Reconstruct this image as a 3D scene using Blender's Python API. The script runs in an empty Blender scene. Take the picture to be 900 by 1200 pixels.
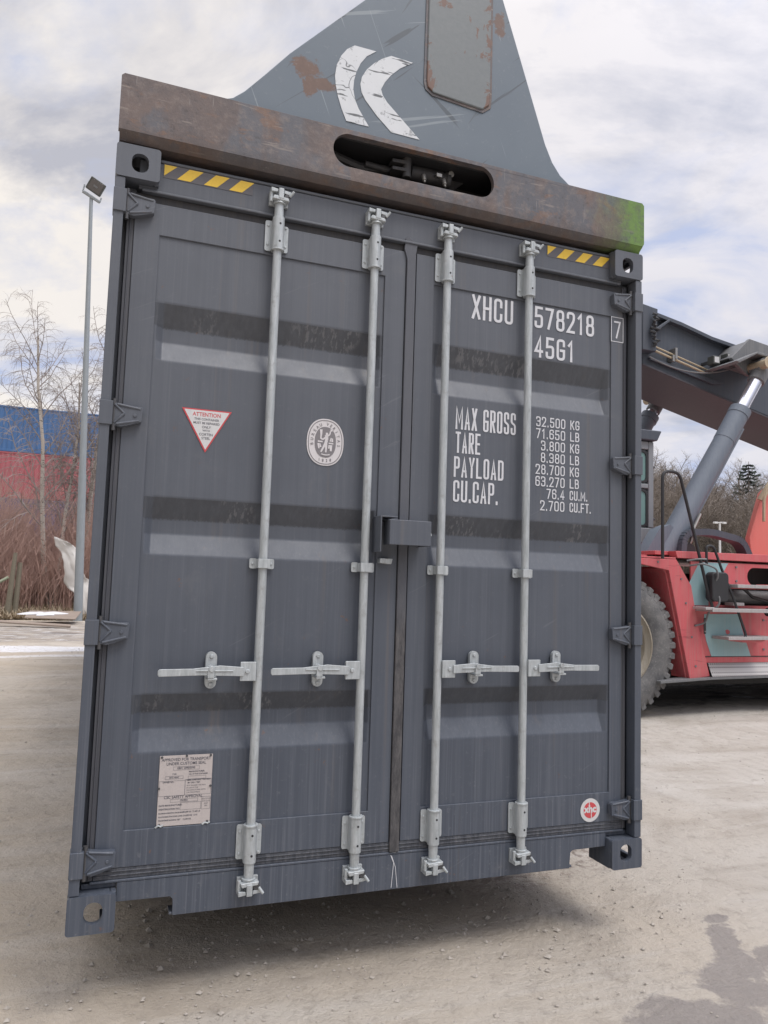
import bpy, bmesh, math, random
from mathutils import Vector, Matrix
R_ = math.radians
rnd = random.Random(7)
S = bpy.context.scene
COL = S.collection

# ------------------------------------------------------------------ camera
cam = bpy.data.cameras.new('camera')
cam_o = bpy.data.objects.new('camera', cam)
COL.objects.link(cam_o)
rm = [[0.9365303, -0.3491247, 0.0319818], [0.0609594, 0.0723294, -0.9955162], [0.3452461, 0.9342807, 0.0890211]]
m = Matrix.Identity(4)
for i in range(3):
    m[i][0] = rm[0][i]; m[i][1] = -rm[1][i]; m[i][2] = -rm[2][i]
m.translation = (0.0391, -2.9458, 1.5686)
cam_o.matrix_world = m
cam.sensor_fit = 'VERTICAL'; cam.sensor_height = 36; cam.lens = 36 * 889.62 / 1200
cam.clip_start = 0.05; cam.clip_end = 3000
S.camera = cam_o
S.render.resolution_x = 768; S.render.resolution_y = 1024

# ------------------------------------------------------------------ light
SUN_EL, SUN_AZ = R_(62), R_(150)      # azimuth measured from +Y (north) towards +X
S.view_settings.view_transform = 'Standard'
S.view_settings.look = 'None'
S.view_settings.exposure = 0.35
S.view_settings.gamma = 1
w = bpy.data.worlds.new('World'); S.world = w; w.use_nodes = True
wn = w.node_tree; wn.nodes.clear()


def nd(nt, typ, **kw):
    n = nt.nodes.new(typ)
    for k, v in kw.items():
        if hasattr(n, k) and k not in ('inputs',):
            setattr(n, k, v)
    return n


def lk(nt, a, b): nt.links.new(a, b)


def ramp(nt, fac, stops, interp='LINEAR'):
    r = nt.nodes.new('ShaderNodeValToRGB'); r.color_ramp.interpolation = interp
    e = r.color_ramp.elements
    while len(e) > 1: e.remove(e[-1])
    e[0].position = stops[0][0]; e[0].color = col4(stops[0][1])
    for p, c in stops[1:]:
        q = e.new(p); q.color = col4(c)
    nt.links.new(fac, r.inputs[0])
    return r.outputs[0]


def col4(c):
    if isinstance(c, (int, float)): return (c, c, c, 1)
    return (c[0], c[1], c[2], 1)


def mth(nt, op, a, b=None, c=None, clamp=False):
    n = nt.nodes.new('ShaderNodeMath'); n.operation = op; n.use_clamp = clamp
    for i, v in enumerate((a, b, c)):
        if v is None: continue
        if isinstance(v, (int, float)): n.inputs[i].default_value = v
        else: nt.links.new(v, n.inputs[i])
    return n.outputs[0]


def mix(nt, f, a, b, blend='MIX'):
    n = nt.nodes.new('ShaderNodeMix'); n.data_type = 'RGBA'; n.blend_type = blend
    for i, v in ((0, f), (6, a), (7, b)):
        if isinstance(v, (int, float)) and i == 0: n.inputs[0].default_value = v
        elif isinstance(v, (int, float, tuple, list)): n.inputs[i].default_value = col4(v)
        else: nt.links.new(v, n.inputs[i])
    return n.outputs[2]


def noise(nt, vec, scale, detail=4, rough=.55, dist=0):
    n = nt.nodes.new('ShaderNodeTexNoise')
    n.inputs['Scale'].default_value = scale; n.inputs['Detail'].default_value = detail
    n.inputs['Roughness'].default_value = rough; n.inputs['Distortion'].default_value = dist
    if vec is not None: nt.links.new(vec, n.inputs['Vector'])
    return n.outputs['Fac']


def mapping(nt, vec, scale=(1, 1, 1), loc=(0, 0, 0), rot=(0, 0, 0)):
    n = nt.nodes.new('ShaderNodeMapping')
    n.inputs['Scale'].default_value = scale; n.inputs['Location'].default_value = loc; n.inputs['Rotation'].default_value = rot
    nt.links.new(vec, n.inputs['Vector'])
    return n.outputs[0]


# sky: Nishita daylight seen through broken high cloud
out = wn.nodes.new('ShaderNodeOutputWorld')
sky = wn.nodes.new('ShaderNodeTexSky'); sky.sky_type = 'NISHITA'; sky.sun_disc = False
sky.sun_elevation = SUN_EL; sky.sun_rotation = SUN_AZ
bg1 = wn.nodes.new('ShaderNodeBackground'); bg1.inputs[1].default_value = 0.1
lk(wn, sky.outputs[0], bg1.inputs[0])
tc = wn.nodes.new('ShaderNodeTexCoord')
sep = wn.nodes.new('ShaderNodeSeparateXYZ'); lk(wn, tc.outputs['Generated'], sep.inputs[0])
zc = mth(wn, 'ADD', mth(wn, 'MAXIMUM', sep.outputs[2], 0.0), 0.22)
cmb = wn.nodes.new('ShaderNodeCombineXYZ')
lk(wn, mth(wn, 'DIVIDE', sep.outputs[0], zc), cmb.inputs[0]); lk(wn, mth(wn, 'DIVIDE', sep.outputs[1], zc), cmb.inputs[1])
cv = mapping(wn, cmb.outputs[0], (1, 1, 1), (3.6, 2.3, 0), (0, 0, .5))
n1 = noise(wn, mapping(wn, cv, (1.0, 1.5, 1)), 1.9, 9, .58, .45)
n2 = noise(wn, mapping(wn, cv, (1, 1.3, 1), (5, 2, 0)), 1.5, 8, .60, .4)
n3 = noise(wn, cv, 4.0, 6, .6, .3)
cover = ramp(wn, mth(wn, 'ADD', n1, mth(wn, 'MULTIPLY', mth(wn, 'SUBTRACT', n3, .5), .16)), [(0.37, .05), (0.44, .6), (0.53, 1.0)])
warm = mth(wn, 'MULTIPLY_ADD', sep.outputs[0], -0.95, 0.62, clamp=True)      # the low sun side of the sky is creamier
lit = mix(wn, warm, (0.76, 0.74, 0.78), (0.96, 0.89, 0.79))
drk = mix(wn, warm, (0.47, 0.49, 0.58), (0.50, 0.49, 0.52))
cc = mix(wn, ramp(wn, n2, [(0.40, 0), (0.56, 1)]), drk, lit)
cc = mix(wn, ramp(wn, n3, [(.3, .10), (.7, 0)]), cc, (.40, .40, .46))
cc = mix(wn, cover, (0.47, 0.53, 0.72), cc)
# overcast sky: brighter towards the zenith and towards the veiled sun behind the camera
vs = wn.nodes.new('ShaderNodeVectorMath'); vs.operation = 'DOT_PRODUCT'
lk(wn, tc.outputs['Generated'], vs.inputs[0])
vs.inputs[1].default_value = (math.sin(SUN_AZ) * math.cos(SUN_EL), math.cos(SUN_AZ) * math.cos(SUN_EL), math.sin(SUN_EL))
glow = mth(wn, 'POWER', mth(wn, 'MAXIMUM', vs.outputs['Value'], 0.0), 2.6)
zen = ramp(wn, sep.outputs[2], [(0.62, 0.0), (1.0, 1.0)])
lum = mth(wn, 'ADD', mth(wn, 'MULTIPLY_ADD', glow, 1.5, .88), mth(wn, 'MULTIPLY', zen, 1.0))
back = mth(wn, 'MULTIPLY', ramp(wn, mth(wn, 'MULTIPLY', sep.outputs[1], -1.0), [(0.05, 0), (0.35, 1)]), ramp(wn, sep.outputs[2], [(0.05, .88), (0.52, .08)]))
lum = mth(wn, 'MULTIPLY', lum, mth(wn, 'SUBTRACT', 1.0, back))
bg2 = wn.nodes.new('ShaderNodeBackground')
lk(wn, cc, bg2.inputs[0]); lk(wn, lum, bg2.inputs[1])
mx = wn.nodes.new('ShaderNodeMixShader'); mx.inputs[0].default_value = 0.93
lk(wn, bg1.outputs[0], mx.inputs[1]); lk(wn, bg2.outputs[0], mx.inputs[2])
lk(wn, mx.outputs[0], out.inputs[0])

sun = bpy.data.lights.new('sun', 'SUN'); sun.energy = 1.3; sun.angle = R_(22); sun.color = (1, .95, .88)
sun_o = bpy.data.objects.new('sun', sun); COL.objects.link(sun_o)
d = Vector((math.sin(SUN_AZ) * math.cos(SUN_EL), math.cos(SUN_AZ) * math.cos(SUN_EL), math.sin(SUN_EL)))
sun_o.rotation_euler = d.to_track_quat('Z', 'Y').to_euler()

# ------------------------------------------------------------------ materials
MATS = {}


def mat(name, base, rough=.6, metal=0, fn=None, spec=.5):
    if name in MATS: return MATS[name]
    m = bpy.data.materials.new(name); m.use_nodes = True
    nt = m.node_tree; b = nt.nodes['Principled BSDF']
    b.inputs['Base Color'].default_value = col4(base); b.inputs['Roughness'].default_value = rough
    b.inputs['Metallic'].default_value = metal; b.inputs['Specular IOR Level'].default_value = spec
    if fn: fn(nt, b)
    MATS[name] = m
    return m


def posc(nt):
    return nt.nodes.new('ShaderNodeNewGeometry').outputs['Position']


def objc(nt):
    return nt.nodes.new('ShaderNodeTexCoord').outputs['Object']


def bump(nt, b, h, strength=.3, dist=.01):
    n = nt.nodes.new('ShaderNodeBump'); n.inputs['Strength'].default_value = strength; n.inputs['Distance'].default_value = dist
    lk(nt, h, n.inputs['Height']); lk(nt, n.outputs[0], b.inputs['Normal'])


def zof(nt, vec, i=2):
    s = nt.nodes.new('ShaderNodeSeparateXYZ'); lk(nt, vec, s.inputs[0]); return s.outputs[i]


def worn(base, var=.12, dirt=(.25, .23, .2), dirt_amt=.35, scale=3.0, scratch=0.0, rough=.55, streak=True):
    """paint with vertical rain streaks, chalky wear and light unevenness"""
    def fn(nt, b):
        o = objc(nt)
        big = noise(nt, o, scale, 5, .6)
        st = noise(nt, mapping(nt, o, (26, 26, .9)), 1.6, 5, .65)
        st2 = noise(nt, mapping(nt, o, (90, 90, 1.2)), 1.0, 3, .6)
        fine = noise(nt, o, 60, 4, .7)
        lo = tuple(c * (1 - var) for c in base); hi = tuple(min(1, c * (1 + var) + .004) for c in base)
        c = mix(nt, big, lo, hi)
        if streak:
            c = mix(nt, mth(nt, 'MULTIPLY', ramp(nt, st, [(.42, 0), (.75, 1)]), dirt_amt), c, dirt)
            c = mix(nt, mth(nt, 'MULTIPLY', ramp(nt, st2, [(.5, 0), (.8, 1)]), dirt_amt * .5), c, dirt)
            c = mix(nt, mth(nt, 'MULTIPLY', ramp(nt, st, [(.2, 1), (.42, 0)]), .25), c, tuple(x * .6 for x in base))
        c = mix(nt, mth(nt, 'MULTIPLY', ramp(nt, fine, [(.56, 0), (.72, 1)]), dirt_amt * .3), c, dirt)
        if scratch:
            sc = noise(nt, mapping(nt, o, (2, 2, 30), (0, 0, 0), (0, .6, 0)), 2.0, 3, .5)
            c = mix(nt, mth(nt, 'MULTIPLY', ramp(nt, sc, [(.66, 0), (.70, 1)]), scratch), c, tuple(x * .3 for x in base))
        lk(nt, c, b.inputs['Base Color'])
        lk(nt, mth(nt, 'MULTIPLY_ADD', st, .25, rough - .1), b.inputs['Roughness'])
        bump(nt, b, mth(nt, 'ADD', mth(nt, 'MULTIPLY', big, .8), mth(nt, 'MULTIPLY', fine, .12)), .25, .006)
    return fn


GREY = (0.118, 0.128, 0.163)


def cont_fn(nt, b, slope_bands=False):
    """container paint: slate grey, chalky vertical runs, dull dirt rubbed into the lower third, faint weld heat marks"""
    o = objc(nt); z = zof(nt, o)
    big = noise(nt, o, 1.7, 5, .6)
    st = noise(nt, mapping(nt, o, (34, 34, .55)), 1.3, 6, .68)
    st2 = noise(nt, mapping(nt, o, (130, 130, 1.6)), 1.0, 3, .6)
    fine = noise(nt, o, 45, 5, .75)
    blot = noise(nt, o, 7, 5, .7, .5)
    up = ramp(nt, mth(nt, 'MULTIPLY_ADD', mth(nt, 'SUBTRACT', big, .5), .3, mth(nt, 'MULTIPLY', z, .33)), [(.05, 0), (.75, 1)])
    c = mix(nt, big, mix(nt, up, (.055, .067, .090), (.088, .097, .116)), mix(nt, up, (.072, .085, .112), (.112, .122, .142)))
    low = ramp(nt, z, [(0.0, 1.0), (.32, .60), (.68, .25), (1.0, .12)])
    c = mix(nt, mth(nt, 'MULTIPLY', ramp(nt, st, [(.45, 0), (.78, 1)]), mth(nt, 'MULTIPLY_ADD', low, .30, .10)), c, (.19, .205, .235))
    c = mix(nt, mth(nt, 'MULTIPLY', ramp(nt, st, [(.25, 1), (.44, 0)]), .32), c, (.058, .064, .080))
    c = mix(nt, mth(nt, 'MULTIPLY', ramp(nt, st2, [(.55, 0), (.8, 1)]), mth(nt, 'MULTIPLY_ADD', low, .35, .08)), c, (.27, .28, .31))
    c = mix(nt, mth(nt, 'MULTIPLY', ramp(nt, fine, [(.60, 0), (.72, 1)]), mth(nt, 'MULTIPLY_ADD', low, .25, .05)), c, (.32, .32, .33))
    c = mix(nt, mth(nt, 'MULTIPLY', ramp(nt, blot, [(.60, 0), (.72, 1)]), .16), c, (.17, .17, .175))
    chip = noise(nt, o, 14, 6, .8, .3); c = mix(nt, mth(nt, 'MULTIPLY', ramp(nt, chip, [(.665, 0), (.68, 1)]), .6), c, (.16, .085, .055))
    run = noise(nt, mapping(nt, o, (16, 16, .35), (3, 1, 2)), 1.0, 4, .7); c = mix(nt, mth(nt, 'MULTIPLY', ramp(nt, run, [(.58, 0), (.72, 1)]), .38), c, (.155, .135, .12))
    scu = noise(nt, mapping(nt, mapping(nt, o, (1, 1, 1), (1, 2, 3), (0, .5, 0)), (1.2, 1.2, 34)), 1.3, 4, .6, .5)
    c = mix(nt, mth(nt, 'MULTIPLY', ramp(nt, scu, [(.69, 0), (.71, 1)]), .14), c, (.24, .25, .27))
    if slope_bands:      # dark streaky band on each pressing's upper slope, with short pale vertical scrapes
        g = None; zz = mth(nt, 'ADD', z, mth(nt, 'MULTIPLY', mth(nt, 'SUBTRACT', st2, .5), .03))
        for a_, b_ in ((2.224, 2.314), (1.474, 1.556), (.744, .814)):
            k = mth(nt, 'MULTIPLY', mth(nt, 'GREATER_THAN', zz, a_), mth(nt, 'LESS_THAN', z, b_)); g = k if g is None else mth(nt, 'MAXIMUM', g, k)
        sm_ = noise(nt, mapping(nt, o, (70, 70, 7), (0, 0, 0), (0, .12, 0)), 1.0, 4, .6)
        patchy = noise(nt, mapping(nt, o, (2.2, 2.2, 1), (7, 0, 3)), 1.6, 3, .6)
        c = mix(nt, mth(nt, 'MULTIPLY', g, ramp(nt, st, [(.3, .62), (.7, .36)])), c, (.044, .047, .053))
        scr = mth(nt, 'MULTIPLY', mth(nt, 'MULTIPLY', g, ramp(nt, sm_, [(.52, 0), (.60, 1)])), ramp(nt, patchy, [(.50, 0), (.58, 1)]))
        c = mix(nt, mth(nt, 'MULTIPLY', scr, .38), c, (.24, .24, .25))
    lk(nt, c, b.inputs['Base Color'])
    lk(nt, mth(nt, 'MULTIPLY_ADD', blot, .3, .36), b.inputs['Roughness'])
    bump(nt, b, mth(nt, 'ADD', mth(nt, 'MULTIPLY', noise(nt, o, 3.6, 3, .5), 1.5), mth(nt, 'MULTIPLY', fine, .07)), .26, .012)


def gasket_fn(nt, b):
    o = objc(nt)
    a = noise(nt, mapping(nt, o, (70, 70, 18)), 1.0, 4, .7)
    c = mix(nt, ramp(nt, a, [(.35, 0), (.62, .55), (.75, 1)]), (.050, .055, .068), (.155, .16, .175))
    lk(nt, c, b.inputs['Base Color']); bump(nt, b, a, .5, .004)


def strip_fn(nt, b):
    o = objc(nt); z = zof(nt, o)
    a = noise(nt, mapping(nt, o, (60, 60, 14)), 1.0, 5, .75)
    big = noise(nt, mapping(nt, o, (3, 3, 1.1)), 1.5, 4, .6)
    c = mix(nt, big, (.092, .100, .122), (.112, .118, .134))
    low = ramp(nt, mth(nt, 'MULTIPLY', mth(nt, 'ADD', z, mth(nt, 'MULTIPLY', mth(nt, 'SUBTRACT', big, .5), .8)), .4), [(.40, 1), (.56, .12)])
    c = mix(nt, low, c, mix(nt, ramp(nt, a, [(.4, 0), (.66, 1)]), (.050, .049, .053), (.120, .115, .116)))
    lk(nt, c, b.inputs['Base Color']); bump(nt, b, a, .4, .003)


def galv_fn(nt, b):
    o = objc(nt)
    a = noise(nt, mapping(nt, o, (60, 60, 8)), 1.2, 5, .7)
    v = noise(nt, o, 26, 4, .6)
    c = mix(nt, ramp(nt, a, [(.3, 0), (.7, 1)]), (.33, .36, .37), (.52, .55, .565))
    c = mix(nt, mth(nt, 'MULTIPLY', ramp(nt, v, [(.56, 0), (.72, 1)]), .5), c, (.26, .255, .25))
    ru = noise(nt, o, 11, 6, .8, .2); c = mix(nt, mth(nt, 'MULTIPLY', ramp(nt, ru, [(.64, 0), (.70, 1)]), .6), c, (.24, .15, .10))
    lk(nt, c, b.inputs['Base Color']); lk(nt, mth(nt, 'MULTIPLY_ADD', a, .3, .32), b.inputs['Roughness']); bump(nt, b, v, .2, .002)


def rust_beam_fn(nt, b):
    o = posc(nt); s = nt.nodes.new('ShaderNodeSeparateXYZ'); lk(nt, o, s.inputs[0])
    a = noise(nt, o, 3.2, 7, .7, .6); f = noise(nt, o, 28, 6, .75); g = noise(nt, mapping(nt, o, (2.5, 2.5, 1)), 2.2, 4, .6, .4)
    sc = noise(nt, mapping(nt, o, (3, 3, 26), (0, 0, 0), (0, .25, 0)), 1.8, 4, .55)
    sc2 = noise(nt, mapping(nt, o, (50, 50, 3), (0, 0, 0), (0, -.3, 0)), 1.5, 3, .55)
    c = mix(nt, ramp(nt, a, [(.3, 0), (.66, 1)]), (.078, .074, .082), (.160, .118, .102))
    c = mix(nt, mth(nt, 'MULTIPLY', ramp(nt, g, [(.46, 0), (.56, 1)]), .7), c, (.105, .115, .135))
    g2 = noise(nt, mapping(nt, o, (1.5, 1.5, 3), (5, 0, 8)), 3.2, 6, .7, .7)
    c = mix(nt, mth(nt, 'MULTIPLY', ramp(nt, g2, [(.56, 0), (.62, 1)]), .6), c, (.20, .115, .075))
    c = mix(nt, mth(nt, 'MULTIPLY', ramp(nt, f, [(.5, 0), (.66, 1)]), .5), c, (.24, .20, .18))
    c = mix(nt, mth(nt, 'MULTIPLY', ramp(nt, f, [(.32, 1), (.42, 0)]), .5), c, (.045, .036, .034))
    c = mix(nt, mth(nt, 'MULTIPLY', ramp(nt, sc, [(.63, 0), (.66, 1)]), .45), c, (.30, .26, .23))
    c = mix(nt, mth(nt, 'MULTIPLY', ramp(nt, sc2, [(.68, 0), (.71, 1)]), .45), c, (.36, .33, .31))
    # dark brown along the bottom edge, with a ragged upper border
    zr = mth(nt, 'ADD', s.outputs[2], mth(nt, 'MULTIPLY', mth(nt, 'SUBTRACT', a, .5), .06))
    c = mix(nt, mth(nt, 'MULTIPLY', ramp(nt, zr, [(0, 0)], 'LINEAR') if False else ramp(nt, mth(nt, 'MULTIPLY_ADD', zr, 10, -32.0), [(.0, 1), (.8, .0)]), .75), c, (.060, .045, .040))
    # green marker paint sprayed over the free end
    gx = mth(nt, 'ADD', s.outputs[0], mth(nt, 'MULTIPLY', mth(nt, 'SUBTRACT', noise(nt, o, 7, 5, .7), .5), .32))
    gm = ramp(nt, mth(nt, 'MULTIPLY_ADD', gx, 2.4, -5.12), [(.0, 0), (.35, .30), (.62, .95)])
    grn = mix(nt, f, (.075, .15, .035), (.17, .29, .06))
    c = mix(nt, mth(nt, 'MULTIPLY', gm, ramp(nt, f, [(.28, .35), (.5, 1)])), c, grn)
    lk(nt, c, b.inputs['Base Color']); lk(nt, mth(nt, 'MULTIPLY_ADD', f, .35, .38), b.inputs['Roughness'])
    bump(nt, b, mth(nt, 'ADD', f, a), .35, .004)


def fin_fn(nt, b):
    o = posc(nt)
    a = noise(nt, o, 2.0, 6, .6, .3); f = noise(nt, o, 40, 5, .7)
    c = mix(nt, a, (.100, .130, .165), (.155, .188, .220))
    for rot, sc, th, col, amt in ((.75, (.9, .9, 17), .665, (.06, .07, .08), .7), (-.62, (.7, .7, 13), .675, (.05, .06, .07), .65), (1.05, (1.4, 1.4, 30), .685, (.07, .08, .09), .5),
                                  (-1.2, (1.2, 1.2, 26), .68, (.34, .38, .40), .45), (.35, (.8, .8, 22), .69, (.36, .40, .42), .4)):
        s = noise(nt, mapping(nt, mapping(nt, o, (1, 1, 1), (rot * 3, 0, rot), (0, rot, 0)), sc), 1.25, 3, .5, .5)
        c = mix(nt, mth(nt, 'MULTIPLY', ramp(nt, s, [(th, 0), (th + .02, 1)]), amt), c, col)
    r = noise(nt, mapping(nt, o, (1, 1, 1), (4.3, 0, 1.2)), 3.4, 7, .72, .6)
    sx_ = nt.nodes.new('ShaderNodeSeparateXYZ'); lk(nt, o, sx_.inputs[0])
    rr = noise(nt, o, 9, 6, .75, .4)

    def rspot(cx, cz, rx, rz):
        u = mth(nt, 'DIVIDE', mth(nt, 'SUBTRACT', sx_.outputs[0], cx), rx); v = mth(nt, 'DIVIDE', mth(nt, 'SUBTRACT', sx_.outputs[2], cz), rz)
        return mth(nt, 'SUBTRACT', mth(nt, 'ADD', 1.0, mth(nt, 'MULTIPLY', mth(nt, 'SUBTRACT', rr, .5), 3.2)), mth(nt, 'SQRT', mth(nt, 'ADD', mth(nt, 'MULTIPLY', u, u), mth(nt, 'MULTIPLY', v, v))))
    k_ = mth(nt, 'MAXIMUM', rspot(.735, 3.70, .075, .05), mth(nt, 'MAXIMUM', rspot(.79, 3.65, .06, .03), mth(nt, 'MAXIMUM', rspot(1.63, 4.16, .035, .07), rspot(.74, 3.64, .03, .06))))
    rm_ = mth(nt, 'MAXIMUM', ramp(nt, r, [(.675, 0), (.70, 1)]), ramp(nt, k_, [(0, 0), (.2, 1)]))
    c = mix(nt, rm_, c, mix(nt, f, (.085, .055, .045), (.19, .115, .085)))
    c = mix(nt, mth(nt, 'MULTIPLY', ramp(nt, f, [(.6, 0), (.7, 1)]), .25), c, (.30, .32, .33))
    lk(nt, c, b.inputs['Base Color']); lk(nt, mth(nt, 'MULTIPLY_ADD', f, .3, .35), b.inputs['Roughness'])
    bump(nt, b, mth(nt, 'ADD', a, mth(nt, 'MULTIPLY', f, .2)), .2, .005)


def plate_fn(nt, b):
    o = posc(nt); s = nt.nodes.new('ShaderNodeSeparateXYZ'); lk(nt, o, s.inputs[0])
    a = noise(nt, o, 5.0, 7, .72, .5); f = noise(nt, o, 40, 5, .7)
    c = mix(nt, f, (.13, .150, .160), (.19, .205, .21))
    dx = mth(nt, 'ABSOLUTE', mth(nt, 'SUBTRACT', s.outputs[0], 1.42))
    edge = ramp(nt, dx, [(.07, 0), (.15, .14)])
    bot = ramp(nt, mth(nt, 'SUBTRACT', 3.62, s.outputs[2]), [(0, 0), (.17, .16)])
    k = mth(nt, 'ADD', a, mth(nt, 'ADD', edge, bot))
    c = mix(nt, ramp(nt, k, [(.61, 0), (.635, 1)]), c, mix(nt, f, (.095, .058, .045), (.21, .12, .088)))
    lk(nt, c, b.inputs['Base Color']); bump(nt, b, k, .4, .004)


def logo_fn(nt, b):
    o = posc(nt)
    v = nt.nodes.new('ShaderNodeTexVoronoi'); v.feature = 'DISTANCE_TO_EDGE'; v.inputs['Scale'].default_value = 7
    wv = nt.nodes.new('ShaderNodeTexNoise'); wv.inputs['Scale'].default_value = 9; lk(nt, o, wv.inputs['Vector'])
    lk(nt, mapping(nt, mix(nt, .12, o, wv.outputs['Color']), (1, 1, 1.3), (0, 0, 0), (0, .5, 0)), v.inputs['Vector'])
    n = noise(nt, o, 3, 3, .6)
    k = mth(nt, 'MULTIPLY', ramp(nt, v.outputs[0], [(.006, 1), (.014, 0)]), ramp(nt, n, [(.50, 0), (.56, 1)]))
    sc = noise(nt, mapping(nt, o, (4, 4, 30), (0, 0, 0), (0, .6, 0)), 1.5, 3, .5)
    k2 = mth(nt, 'MAXIMUM', k, ramp(nt, sc, [(.60, 0), (.62, 1)]))
    k2 = mth(nt, 'MAXIMUM', k2, mth(nt, 'MULTIPLY', ramp(nt, noise(nt, o, 22, 6, .8), [(.58, 0), (.64, 1)]), .6))
    c = mix(nt, k2, mix(nt, noise(nt, o, 9, 4, .6), (.56, .59, .62), (.68, .70, .72)), (.12, .13, .14))
    lk(nt, c, b.inputs['Base Color'])


def decal_fn(base, wear=.5, scale=40):
    def fn(nt, b):
        o = objc(nt); f = noise(nt, o, scale, 4, .75); g = noise(nt, mapping(nt, o, (60, 60, 4)), 1, 4, .6)
        c = mix(nt, mth(nt, 'MULTIPLY', ramp(nt, f, [(.55, 0), (.72, 1)]), wear), tuple(base), tuple(x * .55 for x in base))
        c = mix(nt, mth(nt, 'MULTIPLY', ramp(nt, g, [(.5, 0), (.75, 1)]), wear * .5), c, tuple(x * .7 for x in base))
        lk(nt, c, b.inputs['Base Color'])
    return fn


def ground_fn(nt, b):
    o = objc(nt); s = nt.nodes.new('ShaderNodeSeparateXYZ'); lk(nt, o, s.inputs[0])
    big = noise(nt, o, .22, 6, .6, .4); med = noise(nt, o, 1.1, 7, .65, .5); fine = noise(nt, o, 9, 8, .75); gr = noise(nt, o, 60, 4, .8)
    tr = noise(nt, mapping(nt, o, (.22, 2.0, 1), (0, 0, 0), (0, 0, .12)), 1.4, 6, .65, .4)
    c = mix(nt, ramp(nt, mth(nt, 'ADD', big, mth(nt, 'MULTIPLY', s.outputs[0], .05)), [(.40, 0), (.66, 1)]), (.455, .390, .312), (.490, .452, .405))
    c = mix(nt, mth(nt, 'MULTIPLY', ramp(nt, med, [(.36, 1), (.52, 0)]), .60), c, (.33, .285, .235))
    c = mix(nt, mth(nt, 'MULTIPLY', ramp(nt, tr, [(.50, 0), (.62, 1)]), .40), c, (.56, .53, .49))
    c = mix(nt, mth(nt, 'MULTIPLY', ramp(nt, tr, [(.34, 1), (.43, 0)]), .35), c, (.30, .26, .22))
    c = mix(nt, mth(nt, 'MULTIPLY', ramp(nt, fine, [(.36, 1), (.47, 0)]), .45), c, (.27, .235, .20))
    c = mix(nt, mth(nt, 'MULTIPLY', ramp(nt, gr, [(.60, 0), (.72, 1)]), .5), c, (.60, .57, .52))
    c = mix(nt, mth(nt, 'MULTIPLY', ramp(nt, gr, [(.28, 1), (.38, 0)]), .45), c, (.22, .19, .16))
    X_, Y_ = s.outputs[0], s.outputs[1]
    # tyre tracks pressed across the yard
    tw_ = mth(nt, 'ADD', Y_, mth(nt, 'MULTIPLY', mth(nt, 'SUBTRACT', noise(nt, mapping(nt, o, (.12, .12, 1)), 1.0, 2, .5), .5), 5))
    tread = nt.nodes.new('ShaderNodeTexWave'); tread.inputs['Scale'].default_value = 2.6; tread.inputs['Distortion'].default_value = 2.0; tread.inputs['Detail'].default_value = 2
    lk(nt, mapping(nt, o, (1, .35, 1), (0, 0, 0), (0, 0, .5)), tread.inputs['Vector'])
    trk = None
    for c_ in (1.9, 3.6, 8.2, 10.1):
        k = mth(nt, 'LESS_THAN', mth(nt, 'ABSOLUTE', mth(nt, 'SUBTRACT', tw_, c_)), .26); trk = k if trk is None else mth(nt, 'MAXIMUM', trk, k)
    trk = mth(nt, 'MULTIPLY', trk, ramp(nt, med, [(.40, 0), (.58, 1)]))
    c = mix(nt, mth(nt, 'MULTIPLY', trk, mth(nt, 'MULTIPLY', tread.outputs['Fac'], .16)), c, (.27, .235, .20))
    # dark damp clods churned up beside the container
    cl_ = noise(nt, o, 16, 5, .7, .3)
    wob = noise(nt, mapping(nt, o, (1, 1, 1), (1, 5, 0)), 6.5, 6, .68, .3); wob2 = noise(nt, mapping(nt, o, (.6, 1.6, 1), (9, 2, 0)), 1.7, 7, .7, .4)

    def spot(cx, cy, rx, ry, rot, amp):
        ca, sa = math.cos(rot), math.sin(rot)
        dx, dy = mth(nt, 'SUBTRACT', X_, cx), mth(nt, 'SUBTRACT', Y_, cy)
        u = mth(nt, 'DIVIDE', mth(nt, 'ADD', mth(nt, 'MULTIPLY', dx, ca), mth(nt, 'MULTIPLY', dy, sa)), rx)
        v = mth(nt, 'DIVIDE', mth(nt, 'SUBTRACT', mth(nt, 'MULTIPLY', dy, ca), mth(nt, 'MULTIPLY', dx, sa)), ry)
        d2 = mth(nt, 'SQRT', mth(nt, 'ADD', mth(nt, 'MULTIPLY', u, u), mth(nt, 'MULTIPLY', v, v)))
        return mth(nt, 'SUBTRACT', 1.0, mth(nt, 'ADD', d2, mth(nt, 'MULTIPLY', mth(nt, 'SUBTRACT', wob, .5), amp)))
    # spilled water: one irregular damp patch with a tail
    wetm = None
    for a_ in ((2.18, -.66, .33, .20, -.1, 1.6), (2.66, -.33, .19, .12, .6, 1.8), (2.78, -.13, .19, .07, .8, 2.6), (2.93, .06, .10, .045, .2, 2.4), (2.86, -.30, .14, .06, .4, 2.2), (2.50, -.48, .16, .16, 0, 1.9), (1.95, -.95, .5, .3, 0, 1)):
        k = spot(*a_); wetm = k if wetm is None else mth(nt, 'MAXIMUM', wetm, k)
    clod = mth(nt, 'MULTIPLY', ramp(nt, spot(2.3, 1.1, 1.1, .55, .1, .8), [(0, 0), (.5, 1)]), ramp(nt, cl_, [(.48, 0), (.56, 1)]))
    c = mix(nt, mth(nt, 'MULTIPLY', clod, .7), c, (.17, .13, .11))
    wm = ramp(nt, mth(nt, 'ADD', wetm, mth(nt, 'MULTIPLY', mth(nt, 'SUBTRACT', gr, .5), .25)), [(-0.0, 0), (.24, 1)])
    c = mix(nt, mth(nt, 'MULTIPLY', wm, mth(nt, 'MULTIPLY_ADD', fine, .4, .58)), c, (.235, .212, .200))
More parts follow.
